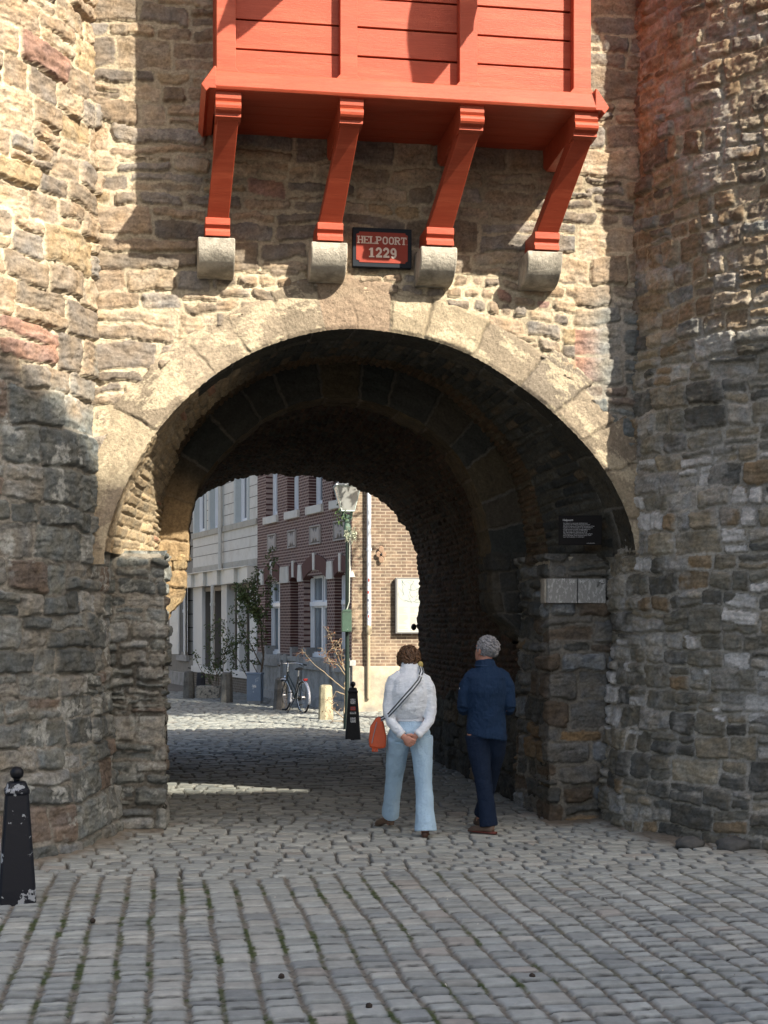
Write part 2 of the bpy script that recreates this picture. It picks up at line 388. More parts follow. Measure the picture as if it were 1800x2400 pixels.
PR4 = polar([(3.72, 2.55), (3.672, 2.855), (3.598, 3.17), (3.426, 3.434), (3.254, 3.65), (2.802, 3.885), (2.4, 4.0), (1.85, 4.06), (1.3, 4.05), (.85, 3.93), (.42, 3.68), (.15, 3.35), (.02, 2.9), (-.02, 2.55)])
def RR(pr, th):
    x = np.interp(th, pr[0], pr[1])
    for dt in (.04, .08): x = x + np.interp(th-dt, pr[0], pr[1]) + np.interp(th+dt, pr[0], pr[1])
    return x/5
# ------------------------------------------------------------ street surface
def ground_z(X, Y):
    z = 0.012*fbm(X*.5, Y*.5, 77, 3)
    # raised sandy foot along the towers
    dl = np.hypot(X+2.7, Y-.65)-2.2; dr = np.hypot(X-6.5, Y-.4)-2.25
    z = z + .05*np.exp(-np.maximum(dl, 0)*7) + .05*np.exp(-np.maximum(dr, 0)*6)
    return z
SETT = [((.335, .348, .318), 4), ((.36, .370, .335), 4), ((.305, .320, .298), 3), ((.37, .370, .328), 2), ((.26, .275, .262), 1.4), ((.335, .315, .275), .3)]
def setts(X, Y, zone):
    if zone == 0:      # near square: straight files running towards the gate
        S, Z = Y, X    # rows = files along Y
        m = masonry(S, Z, 301, hr=(.178, .20), wr=(.12, .20), warp=.030, wscale=.9, split=0, joint=.011, rad=.022, edge=.006, tilt=.04)
        m2 = masonry(X + .06*perlin(X*.5, Y*.5, 8), Y + .03*X + .04*perlin(X*.6, Y*.6, 9), 302, hr=(.135, .175), wr=(.15, .26), warp=.012, wscale=1.3, split=0, joint=.005, rad=.02, edge=.0045, tilt=.03)
        k = (Y + .5*perlin(X*.7, Y*.2, 5) + .10*(X-1.5)) > -1.75
        for key in ('d', 'px', 'pz', 'hx', 'hz', 'id'): m[key] = np.where(k, m2[key], m[key])
        m['R'] = np.where(k[..., None], m2['R'], m['R'])
        m['far'] = k
    else:
        m = masonry(X + .15*perlin(X*.4, Y*.4, 8), Y + .06*X + .12*perlin(X*.45, Y*.45, 9), 302+zone, hr=(.14, .19), wr=(.14, .26), warp=.035, wscale=1.3, split=0, joint=.010, rad=.035, edge=.010, tilt=.06)
        m['far'] = np.ones(X.shape, bool)
    fj = (np.abs(m['pz'])-m['hz']) > (np.abs(m['px'])-m['hx'])      # joint running along a file
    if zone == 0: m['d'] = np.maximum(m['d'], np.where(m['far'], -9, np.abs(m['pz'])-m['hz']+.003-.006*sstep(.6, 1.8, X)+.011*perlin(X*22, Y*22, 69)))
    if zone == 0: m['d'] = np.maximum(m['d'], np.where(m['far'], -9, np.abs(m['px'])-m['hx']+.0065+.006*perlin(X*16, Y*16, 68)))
    ins = sstep(0, .010, -m['d']); R = m['R']
    dome = 1-np.clip((m['px']/(m['hx']+.001))**4*.5 + (m['pz']/(m['hz']+.001))**4*.5, 0, 1)
    h = .011 + .003*dome + .010*(R[..., 2]-.5) + .003*fbm(X*9+R[..., 0]*40, Y*9, 60, 3) + .02*(m['px']*(R[..., 3]-.5)+m['pz']*(R[..., 4]-.5))*2
    dk = sstep(.5, 1.6, Y) if zone == 0 else 1.0  # setts darken into the passage, its shade put into their colour
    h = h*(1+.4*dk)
    jt = np.where(fj & ~m['far'], .000, -.030) + .005*fbm(X*40, Y*40, 61, 3)
    moss_n = fbm(X*1.1, Y*1.1, 62, 3) + .35*perlin(X*7, Y*7, 63)
    hfile = sstep(-.2, .3, moss_n)
    moss = (sstep(.0, .35, moss_n + .25*perlin(X*18, Y*18, 64)) if zone == 0 else 0*X) * np.where(X < 2.2, 1, .35) * sstep(-1.2, -2.3, Y)*fj
    jt = jt + .010*moss
    hh = jt*(1-ins) + h*ins
    c = pick(R[..., 1], SETT)*(.85+.3*R[..., 4])[..., None]
    c = c*1.12*(1 + .13*fbm(X*11+R[..., 0]*20, Y*11, 65, 4) + .12*fbm(X*2, Y*2, 66, 3))[..., None]
    sand = np.array((.17, .155, .125)); mc = sand*(1+.35*fbm(X*30, Y*30, 67, 3))[..., None]
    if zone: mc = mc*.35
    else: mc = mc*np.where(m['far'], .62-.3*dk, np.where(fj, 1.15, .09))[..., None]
    gr = np.array((.060, .080, .024)); mc = mc*(1-moss[..., None]) + gr*moss[..., None]*(1+.4*perlin(X*50, Y*50, 68))[..., None]
    k = np.where(fj & ~m['far'], sstep(.0, -.006, m['d']), sstep(-.004, -.012, m['d']))[..., None]  # sett rims and cross joints painted dark, standing in for shaded gaps
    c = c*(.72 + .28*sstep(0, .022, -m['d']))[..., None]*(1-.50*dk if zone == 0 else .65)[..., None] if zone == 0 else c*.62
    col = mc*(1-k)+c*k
    # sand drifts burying the setts along the masonry
    dl = np.hypot(X+2.7, Y-.65)-2.2; dr = np.hypot(X-6.5, Y-.4)-2.25
    dp = np.minimum(np.minimum(dl, dr), np.where((X < .0), np.abs(Y-.7), np.where(X > 3.6, np.abs(Y-.7), 9)))
    if zone < 2:
        sd = sstep(.42, .02, dp + .22*fbm(X*2.2, Y*2.2, 70, 4))
        hh = hh*(1-sd) + sd*(.006+.012*sd+.004*fbm(X*12, Y*12, 71, 3))
        sc = np.array((.20, .17, .13))*(1+.3*fbm(X*20, Y*20, 72, 4))[..., None]
        col = col*(1-sd[..., None]) + sc*sd[..., None]
    return hh, np.clip(col, .01, .9)
street = None
def ground_patch(x0, x1, y0, y1, cell, zone, name, parent=None, cut=None):
    ya = np.arange(y0, y1+1e-6, cell)
    if zone == 0: ya = np.concatenate([np.arange(y0, 1.0, cell), np.arange(1.0, y1, .022)])
    X, Y = mesh(np.arange(x0, x1+1e-6, cell), ya)
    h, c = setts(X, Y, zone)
    P = np.stack([X, Y, ground_z(X, Y)+h], -1)
    return grid_obj(name, P, c, M['sett'], parent, mask=((Y < 1.1) | ((X > -.3) & (X < 4.0))) if zone == 0 else None)
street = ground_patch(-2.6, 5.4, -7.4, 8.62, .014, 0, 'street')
tag(street, kind='structure', label='grey stone setts of the square in front of the gate, moss in the joints', cat='street')
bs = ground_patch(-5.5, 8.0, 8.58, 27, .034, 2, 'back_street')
tag(bs, kind='structure', label='sunlit and shaded setts of the street behind the gate', cat='street')
b = MB(); b.quad((-250, -250, -.06), (250, -250, -.06), (250, 250, -.06), (-250, 250, -.06))
g = b.build('ground', mat('far_ground', (.13, .125, .115), .9, .3, nscale=2, namt=.3)); tag(g, kind='structure', label='paved ground reaching out around the gate', cat='ground')

# ------------------------------------------------------------ the gatehouse
gate = empty('gatehouse', (1.85, 0, 0), 'medieval stone gatehouse with a wide arched passage between two round towers', 'gatehouse')
GX = -1.85
def gpar(o): o.parent = gate; o.location.x = -1.85; return o

# front wall
c = .0125
X, Z = mesh(np.arange(-1.0, 4.75, c), np.arange(2.52, 8.6, c))
m1 = masonry(X, Z, 23, hr=(.11, .29), wr=(.26, .80), warp=.055, wscale=2.0, split=.35, joint=.013, rad=.035, edge=.016, vsplit=.25, tilt=.09)
m2 = masonry(X, Z + .05*np.sin(X*2), 27, hr=(.10, .18), wr=(.15, .34), warp=.05, wscale=2.6, split=.1, joint=.014, rad=.035, edge=.014, tilt=.14)
k = (Z < 5.05 + .12*perlin(X*1.5, Z*1.5, 4)) & (X > .45) & (X < 3.7)
m = {kk: (np.where(k[..., None], m2[kk], m1[kk]) if kk == 'R' else np.where(k, m2[kk], m1[kk])) for kk in m1}
h, ins = relief(X, Z, m, 21, depth=.024, bev=.014, rough=.014, protr=.020, strata=.010)
C = stone_col(X, Z, m, ins, PAL_WALL, MORT_WALL, 21, stain=.34)
lowr = sstep(3.75, 4.0, X)*sstep(5.2, 4.6, Z)
C = C*(1-lowr[..., None]) + lowr[..., None]*stone_col(X, Z, m, ins, PAL_GREY, (.34, .31, .26), 22)
upper_k = sstep(4.9, 5.6, Z)[..., None]  # upper wall slightly darker than the lower
C = C*(1-.12*upper_k)
th = np.arctan2(Z-AC[1], X-AC[0]); r = np.hypot(X-AC[0], Z-AC[1]); cut = RR(PR0, th)+.33
P = np.stack([X, -h, Z], -1)
gpar(grid_obj('wall', P, C, M['stone'], mask=(r > cut) & (Z > 2.5), flip=False))

# dressed ring of voussoirs round the opening, front face and the first part of its underside
def arc_len(th): return 2.3*th
TH = np.linspace(0, math.pi+.05, 680)
bnd = [-.2]; rg = random.Random(4)
while bnd[-1] < math.pi+.2: bnd.append(bnd[-1] + rg.uniform(.15, .26))
bnd = [x for x in bnd if not (1.47 < x < 1.86)] + [1.50, 1.645, 1.79]; bnd = np.array(sorted(bnd))
tv = np.linspace(0, .66, 58)
T, V = mesh(TH, tv)
R0 = RR(PR0, T)
wob = .012*perlin(T*14, V*8, 51)
i = np.clip(np.searchsorted(bnd, T+wob)-1, 0, len(bnd)-2)
dj = np.minimum(T+wob-bnd[i], bnd[i+1]-T-wob)*2.4 - .008 + .006*perlin(T*40, V*30, 52)
Rv = _tab[(i*613) % 8192]
thick = .43 + .03*perlin(T*9, 0*T, 53) + .12*(Rv[..., 0]-.5) + .10*sstep(2.5, 2.9, T)
ins = sstep(0, .012, dj)
plast = sstep(-.05, .25, fbm(T*4, V*3, 54, 4)+.1)*sstep(1.2, 1.7, T)
h = .004 + (.012 + .02*(Rv[..., 1]-.5) + .006*fbm(T*24, V*12, 55, 4))*np.maximum(plast, ins) + .004*fbm(T*60, V*30, 56, 3)
edge = sstep(0, .03, V)*sstep(thick, thick-.035, V)
Yf = -(h*edge) - .002 + .045*sstep(thick-.02, thick+.03, V)
rad_ = R0 + V + .010*(1-sstep(0, .05, V))*fbm(T*60, T*0, 57, 3)
P = np.stack([AC[0]+rad_*np.cos(T), Yf, AC[1]+rad_*np.sin(T)], -1)
cc = pick(Rv[..., 2], PAL_ASHLAR)*(.80+.4*Rv[..., 4])[..., None]*(1 + .25*fbm(T*8, V*7, 58, 5) + .12*fbm(T*50, V*40, 59, 3))[..., None]
key = (T > 1.50) & (T < 1.79)
cc = np.where(key[..., None], np.array((.27, .20, .14))*(1+.2*fbm(T*30, V*20, 61, 4))[..., None], cc)
lime = sstep(.16, .24, fbm(T*5, V*5, 62, 6, .7)+.10*sstep(1.7, 3.0, T))[..., None]*np.where(key, .1, .75)[..., None]
cc = cc*(1-lime) + np.array((.50, .42, .29))*lime
cc = cc*(.65+.35*np.maximum(ins, plast*.8))[..., None]
gpar(grid_obj('arch_ring', P, np.clip(cc, .01, .9), M['stone'], flip=False))

# underside of the arch, from the front face back to the inner ring
TH = np.linspace(0, math.pi, 620); yv = np.linspace(0, 1.9, 150)
T, Y = mesh(TH, yv)
k = sstep(.15, 1.9, Y)
Rs = RR(PR0, T)*(1-k) + RR(PR2, T)*k
Al = T*2.25
ma = masonry(Y, Al, 61, hr=(.36, .55), wr=(.8, 1.2), warp=.02, split=0, joint=.008, rad=.02, edge=.008)
mb = masonry(Y, Al, 62, hr=(.075, .120), wr=(.22, .5), warp=.016, wscale=3, split=0, joint=.010, rad=.022, edge=.010, tilt=.05)
mc_ = masonry(Y, Al, 63, hr=(.062, .078), wr=(.12, .24), warp=.015, wscale=3, split=0, joint=.008, rad=.015, edge=.006, tilt=.03)
zA = Y < .46 + .05*perlin(T*5, Y*0, 3); zC = Y > 1.42
m = {}
for kk in ma:
    e = (lambda q: q[..., None]) if kk == 'R' else (lambda q: q)
    m[kk] = np.where(e(zA), ma[kk], np.where(e(zC), mc_[kk], mb[kk]))
h, ins = relief(Y, Al, m, 64, depth=.018, bev=.012, rough=.009, protr=.010, strata=.004)
h = h*sstep(0, .06, Y)
C = stone_col(Y, Al, m, ins, [((.36, .28, .18), 3), ((.42, .32, .20), 3), ((.31, .24, .155), 2), ((.36, .20, .13), .3)], (.44, .35, .23), 65)  # left side tones brightened to stand for a wider sunlit area
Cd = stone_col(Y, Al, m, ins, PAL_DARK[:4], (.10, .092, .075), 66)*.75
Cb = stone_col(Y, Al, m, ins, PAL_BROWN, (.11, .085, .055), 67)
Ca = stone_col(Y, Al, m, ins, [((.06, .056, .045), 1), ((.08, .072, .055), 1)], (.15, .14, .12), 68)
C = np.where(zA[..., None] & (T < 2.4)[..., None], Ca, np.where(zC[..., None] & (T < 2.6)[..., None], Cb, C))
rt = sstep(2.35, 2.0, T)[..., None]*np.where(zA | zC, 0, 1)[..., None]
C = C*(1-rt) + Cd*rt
rr_ = Rs - h
P = np.stack([AC[0]+rr_*np.cos(T), Y, AC[1]+rr_*np.sin(T)], -1)
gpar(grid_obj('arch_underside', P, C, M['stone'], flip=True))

# inner ring of dark voussoirs: face at y = 1.9, then its underside to y = 2.4
def ring_face(th, name, parent=None):
    tv = np.linspace(0, 1, 46); T, V = mesh(th, tv)
    Ri = RR(PR3, T); Ro = RR(PR2, T)+.04
    bn = [-.2]; rg = random.Random(9)
    while bn[-1] < math.pi+.2: bn.append(bn[-1] + rg.uniform(.17, .27))
    bn = np.array(bn); wb = .012*perlin(T*12, V*6, 81)
    i = np.clip(np.searchsorted(bn, T+wb)-1, 0, len(bn)-2)
    dj = np.minimum(T+wb-bn[i], bn[i+1]-T-wb)*1.75 - .008 + .005*perlin(T*30, V*9, 82)
    Rv = _tab[(i*419+7) % 8192]; ins = sstep(0, .014, dj)
    h = (.02 + .03*(Rv[..., 1]-.5) + .012*fbm(T*12, V*4, 83, 4))*ins
    r_ = Ri+(Ro-Ri)*V + .018*(1-V)*fbm(T*7, V*0, 84, 3)
    P = np.stack([AC[0]+r_*np.cos(T), 1.9-h*sstep(0, .05, V), AC[1]+r_*np.sin(T)], -1)
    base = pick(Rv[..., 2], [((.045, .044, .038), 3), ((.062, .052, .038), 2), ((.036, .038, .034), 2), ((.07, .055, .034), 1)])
    left = sstep(2.6, 2.85, T)[..., None]  # left part painted pale tan, sunlit look put into the colour
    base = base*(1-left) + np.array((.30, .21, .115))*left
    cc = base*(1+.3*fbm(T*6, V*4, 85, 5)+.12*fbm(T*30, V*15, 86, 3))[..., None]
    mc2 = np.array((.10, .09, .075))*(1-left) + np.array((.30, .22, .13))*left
    k = sstep(.1, .8, ins)[..., None]
    return P, np.clip(cc*k + mc2*(1-k), .01, .9)
P, C = ring_face(np.linspace(0, math.pi, 560), 'inner_ring')
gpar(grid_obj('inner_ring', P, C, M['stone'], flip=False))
T, Y = mesh(np.linspace(0, math.pi, 300), np.linspace(1.9, 2.42, 26))
m = masonry(Y, T*1.6, 91, hr=(.25, .4), wr=(.7, .9), warp=.01, split=0, joint=.006, edge=.004)
h, ins = relief(Y, T*1.6, m, 91, depth=.02, bev=.012, rough=.008)
r_ = RR(PR3, T) + .018*fbm(T*7, T*0, 84, 3) - h*sstep(1.9, 1.95, Y)
gpar(grid_obj('ring_underside', np.stack([AC[0]+r_*np.cos(T), Y, AC[1]+r_*np.sin(T)], -1), stone_col(Y, T*1.6, m, ins, [((.075, .052, .028), 1), ((.09, .068, .04), 1)], (.13, .10, .07), 91), M['stone'], flip=True))

# the vaulted passage: side walls and barrel in one sheet, right foot -> crown -> left foot
tt = np.concatenate([np.linspace(0, 1, 150), np.linspace(1, 2, 400)[1:], np.linspace(2, 3, 60)[1:]])
yy = np.concatenate([np.linspace(.72, 2.3, 60), np.linspace(2.3, 8.02, 300)[1:]])
T, Y = mesh(tt, yy)
blend = sstep(2.4, 5.4, Y)
th = np.clip(T-1, 0, 1)*math.pi
Rb = (RR(PR3, th)+.05)*(1-blend) + RR(PR4, th)*blend
xa = AC[0]+Rb*np.cos(th); za = AC[1]+Rb*np.sin(th)
nr = Rb[0:1, :]*0 + ((RR(PR3, np.zeros_like(Y))+.05)*(1-blend) + RR(PR4, np.zeros_like(Y))*blend)
zl = np.clip(T, 0, 1)*AC[1]; zr_ = (3-np.clip(T, 2, 3))*AC[1]
kk = sstep(1.75, 2.45, zl); xr = 3.70*(1-kk) + (AC[0]+nr)*kk
nl = (RR(PR3, np.zeros_like(Y)+math.pi)+.05)*(1-blend) + RR(PR4, np.zeros_like(Y)+math.pi)*blend
kl = sstep(1.75, 2.45, zr_); xl = -.02*(1-kl) + (AC[0]-nl)*kl
Xs = np.where(T < 1, xr, np.where(T > 2, xl, xa)); Zs = np.where(T < 1, zl, np.where(T > 2, zr_, za))
Al = np.where(T < 1, zl, np.where(T > 2, AC[1]+1.75*math.pi+(AC[1]-zr_), AC[1]+th*1.75))
mb = masonry(Y, Al, 95, hr=(.062, .080), wr=(.13, .25), warp=.02, wscale=2.5, split=0, joint=.007, rad=.012, edge=.006, tilt=.03)
ms_ = masonry(Y, Al, 96, hr=(.16, .34), wr=(.2, .55), warp=.05, split=.3, joint=.012, edge=.014)
lowz = (Zs + .25*perlin(Y*1.2, Al, 9)) < .95
m = {q: (np.where(lowz[..., None], ms_[q], mb[q]) if q == 'R' else np.where(lowz, ms_[q], mb[q])) for q in mb}
h, ins = relief(Y, Al, m, 97, depth=.022, bev=.014, rough=.012, protr=.016, mort=.004, strata=.002)
h = h*np.where(lowz, 1.7, 1.0)
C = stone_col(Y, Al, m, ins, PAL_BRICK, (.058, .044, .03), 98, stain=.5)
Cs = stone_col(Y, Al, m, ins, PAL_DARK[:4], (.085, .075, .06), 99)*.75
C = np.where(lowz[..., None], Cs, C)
# inward direction
nx = np.where(T < 1, -1, np.where(T > 2, 1, -np.cos(th))); nz = np.where((T >= 1) & (T <= 2), -np.sin(th), 0)
endw = sstep(7.85, 8.02, Y); Yo = Y + endw*(.08*perlin(Al*3, Al*0, 12)+.05*perlin(Al*9, Al*0, 13)); h = h*(1-.6*endw) + endw*(.06*perlin(Al*3.3, Al*0, 14)+.045*perlin(Al*8, Al*0, 15)+.02*perlin(Al*19, Al*0, 16))
P = np.stack([Xs+nx*h, Yo, Zs+nz*h], -1)
gpar(grid_obj('vault', P, C, M['stone'], flip=True, mask=(Y > 2.33) | (Zs < 1.70)))

# piers that narrow the opening
def pier(side):
    if side > 0: x0, x1 = 3.66, 4.5
    else: x0, x1 = -.75, -.0
    cS = .0125
    S, Z = mesh(np.concatenate([np.arange(-1.25, 0, .02), np.arange(0, x1-x0, cS)]), np.arange(-.06, 2.60, cS))
    m = masonry(S, Z, 120+side, hr=(.10, .27), wr=(.26, .62), warp=.05, split=.30, joint=.012, rad=.035, edge=.016, vsplit=.3, tilt=.08)
    h, ins = relief(S, Z, m, 121+side, depth=.042, bev=.024, rough=.016, protr=.036, strata=.012)
    pal = [((.10, .10, .09), 3), ((.15, .145, .13), 3), ((.20, .21, .21), 1.6), ((.20, .14, .08), 1.2), ((.12, .095, .07), 2)] if side > 0 else PAL_GREY
    C = stone_col(S, Z, m, ins, pal, (.20, .185, .155), 122+side)
    if side < 0:
        lich = sstep(.22, .42, fbm(S*6, Z*6, 130, 5, .7))[..., None]; C = C*(1-.6*lich) + np.array((.36, .37, .34))*.6*lich
    # s>=0: front face measured from the inner corner; s<0: side face running back
    rnd = .05
    fr = sstep(-rnd, rnd, S)
    bulge = .05*fbm(S*1.5, Z*1.2, 133, 3)
    if side > 0:
        px = np.where(S >= 0, x0+S, x0); py = np.where(S >= 0, .7, .7-S)
        P = np.stack([px - (h+bulge)*(1-fr), py - (h+bulge)*fr, Z], -1)
    else:
        px = np.where(S >= 0, x1-S, x1); py = np.where(S >= 0, .7, .7-S)
        P = np.stack([px + (h+bulge)*(1-fr), py - (h+bulge)*fr, Z], -1)
    ztop = sstep(2.50, 2.58, Z); P[..., 1] += ztop*.10*fr; 
    o = grid_obj('pier', P, C, M['stone'], flip=(side < 0)); gpar(o); return o
pier(1); pier(-1)
for x0, x1 in ((3.68, 4.6), (-.8, -.03)):
    b = MB(); b.box(x0, x1, .74, 1.95, 2.44, 2.56); gpar(b.build('pier_cap', M['ashlar']))
# corbelled feet of the inner ring
def corbel_foot(side):
    zc = [1.70, 1.80, 1.88, 2.0, 2.12, 2.62]; xo = [.0, .13, .17, .33, .385, .40]      # how far the stone stands out at each height
    S, Z = mesh(np.concatenate([np.arange(-.55, 0, .018), np.arange(0, .46, .0125)]), np.arange(1.72 if side > 0 else 1.86, 2.66, .0125))
    out = np.interp(Z - (0 if side > 0 else .14), zc, xo)*(1 if side > 0 else .72)
    m = masonry(S, Z, 143+side, hr=(.17, .25), wr=(.28, .55), warp=.02, split=.1, joint=.007, edge=.008)
    h, ins = relief(S, Z, m, 143, depth=.024, bev=.014, rough=.014, protr=.016, strata=.006)
    C = stone_col(S, Z, m, ins, [((.30, .21, .115), 2), ((.34, .25, .14), 1)], (.26, .19, .11), 144) if side < 0 else stone_col(S, Z, m, ins, [((.05, .048, .042), 2), ((.07, .06, .045), 1)], (.09, .08, .065), 144)  # left foot carries the ring's painted sunlit tan, right foot its dark tone
    fr = sstep(-.03, .03, S); sgn = -side
    xe = (3.77 if side > 0 else -.07) + sgn*out
    x = xe - sgn*np.maximum(S, 0)*out/.45 + sgn*h*(1-fr); y = 1.885 + np.maximum(-S, 0) - h*fr
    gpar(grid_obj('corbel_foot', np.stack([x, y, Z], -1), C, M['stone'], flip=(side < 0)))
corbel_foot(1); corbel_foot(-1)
# smooth scratched slabs let into the right pier
for x0, x1 in ((3.62, 3.915), (3.925, 4.20)):
    b = MB(); b.box(x0, x1, .625, .75, 2.11, 2.345, bev=.006)
    o = gpar(b.build('inscribed_slab', mat('pale_slab', (.25, .25, .235), .7, .3, c2=(.42, .42, .40), c2scale=34, c2lo=.52, c2hi=.60, stretch=(1.3, 1, .7), nscale=40, namt=.15)))
b = MB(); b.box(3.60, 3.66, .66, .80, 2.11, 2.345, bev=.006); gpar(b.build('inscribed_slab', M['ashlar']))
# masonry mass behind and above the facings
b = MB(); b.box(-1.2, 4.9, .25, 3.0, 5.05, 8.58); b.box(-2.4, -.12, 2.0, 8.1, -.05, 4.45); b.box(3.85, 5.9, 2.0, 8.1, -.05, 4.45); b.box(-.12, 3.85, 2.45, 8.05, 4.36, 4.45)
b.box(-1.2, -.60, .95, 2.0, 0, 5.05); b.box(4.36, 4.9, .95, 2.0, 0, 5.05); b.box(-.12, 3.9, 1.98, 3.0, 4.62, 5.05)
gpar(b.build('core', mat('core_masonry', (.10, .09, .075), .9, .2, nscale=5, namt=.3, bump=.5, bscale=12)))
b = MB(); b.prism([(-.1, 8.55), (3.2, 8.55), (1.55, 10.3)], -1.3, 5.0, 'X'); gpar(b.build('roof', mat('slate_roof', (.05, .055, .065), .6, .4, nscale=12, namt=.3)))

# stone corbels under the oriel
corb_x = [(.284, .60), (1.255, 1.57), (2.215, 2.54), (3.175, 3.495)]
for x0, x1 in corb_x:
    b = MB(); pr = [(.06, 5.215), (-.34, 5.215), (-.345, 5.17)]
    for k in range(1, 11):
        a = math.radians(90*k/10); pr.append((-.04-.305*math.cos(a), 5.17-.235*math.sin(a)))
    pr.append((.06, 4.935))
    b.prism(pr, x0, x1, 'X')
    gpar(b.build('corbel', M['ashlar'], bevel=.012, auto=35))

# ------------------------------------------------------------ round towers
def tower(cx, cy, R, a0, a1, seed, label, palU, palL, mortU, mortL, zsplit, lime=False, hr=(.13, .30), wr=(.18, .5)):
    root = empty('round_tower', (cx, cy, 0), label, 'tower')
    HT = 8.8
    af = np.arange(a0, a1, .0125/R)
    A, Z = mesh(af, np.arange(-.08, HT, .0125))
    S = A*R
    m = masonry(S, Z, seed, hr=hr, wr=wr, warp=.055, wscale=1.8, split=.28, joint=.009, rad=.028, edge=.014, vsplit=.2, tilt=.10)
    h, ins = relief(S, Z, m, seed, depth=.034, bev=.015, rough=.020, protr=.032, strata=.014)
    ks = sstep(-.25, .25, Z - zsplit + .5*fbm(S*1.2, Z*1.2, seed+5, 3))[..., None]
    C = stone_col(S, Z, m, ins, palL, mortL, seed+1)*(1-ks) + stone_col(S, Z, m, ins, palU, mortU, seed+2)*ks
    if lime:      # pale stones and lime wash on the lower part
        wst = ((m['R'][..., 5] < .36) & (Z > .9) & (Z < 3.4) & (S*0+fbm(S*.8, Z*.8, seed+60, 2) > -.1))
        kk = (wst*sstep(.2, .8, ins))[..., None]*.85; C = C*(1-kk) + np.array((.62, .61, .58))*(1+.15*fbm(S*9, Z*9, seed+61, 4))[..., None]*kk
        ld = sstep(.12, .36, fbm(S*1.6, Z*1.9, seed+62, 5, .65))[..., None]*sstep(.3, 1.2, Z)[..., None]*.45; C = C*(1-ld) + np.array((.40, .39, .36))*ld
        up = sstep(4.5, 6.0, Z)*sstep(.30, .6, fbm(S*7, Z*7, seed+63, 4, .7)); C = C*(1-.5*up[..., None]) + np.array((.50, .44, .33))*.5*up[..., None]
    else:
        lich = (sstep(.20, .42, fbm(S*5, Z*4.5, seed+64, 5, .72))*sstep(4.2, 3.4, Z)*sstep(-.1, .15, fbm(S*1.1, Z*1.3, seed+65, 2)))[..., None]*.8
        C = C*(1-lich) + np.array((.40, .41, .38))*lich
    bat = .10*sstep(1.2, 0, Z) + .06*fbm(S*.9, Z*.8, seed+66, 3)
    rr = R + h + bat
    P = np.stack([rr*np.cos(A), rr*np.sin(A), Z], -1)
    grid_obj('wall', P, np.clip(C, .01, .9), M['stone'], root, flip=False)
    A2, Z2 = mesh(np.linspace(a1-.02, a0+.02+2*math.pi, 90), np.linspace(-.08, HT, 60))
    S2 = A2*R; m2 = masonry(S2, Z2, seed+9, hr=hr, wr=wr); h2, i2 = relief(S2, Z2, m2, seed)
    C2 = stone_col(S2, Z2, m2, i2, palU, mortU, seed)
    grid_obj('rear_wall', np.stack([(R+h2*.5)*np.cos(A2), (R+h2*.5)*np.sin(A2), Z2], -1), C2, M['stone'], root)
    b = MB(); b.lathe([(R+.25, HT-.1), (R+.25, HT), (.05, HT+1.1)], seg=48)
    b.build('roof', mat('tower_roof', (.05, .055, .065), .6, .4, nscale=12, namt=.3), root)
    return root
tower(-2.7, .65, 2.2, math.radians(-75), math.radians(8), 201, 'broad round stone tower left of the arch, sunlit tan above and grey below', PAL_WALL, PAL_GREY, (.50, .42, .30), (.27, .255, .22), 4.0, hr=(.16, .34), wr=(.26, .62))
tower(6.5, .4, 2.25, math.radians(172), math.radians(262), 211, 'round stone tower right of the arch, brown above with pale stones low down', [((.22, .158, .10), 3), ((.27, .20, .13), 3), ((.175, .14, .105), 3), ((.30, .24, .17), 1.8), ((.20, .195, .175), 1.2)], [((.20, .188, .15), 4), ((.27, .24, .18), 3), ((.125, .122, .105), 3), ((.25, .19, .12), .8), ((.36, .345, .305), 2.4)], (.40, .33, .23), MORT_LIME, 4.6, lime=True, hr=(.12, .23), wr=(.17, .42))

# house row across the square, behind the camera: its roofline shades the square
hs = empty('town_house', (12, -17, 0), 'tall brick town house facing the gate across the square', 'house')
b = MB(); b.box(-6, 10, -6, 0, 0, 18.5); b.box(4.0, 10, -6, 0, 18.5, 19.0)
b.build('wall', brick_mat('house_brick', (.25, .13, .09), (.2, .11, .08), (.4, .36, .3), swz='XZ'), hs)
for i in range(4):
    for j in range(5):
        b = MB(); b.box(-4.9+i*3.8, -3.5+i*3.8, .0, .04, 1+j*3.2, 3+j*3.2); b.build('window', M['glass'], hs)
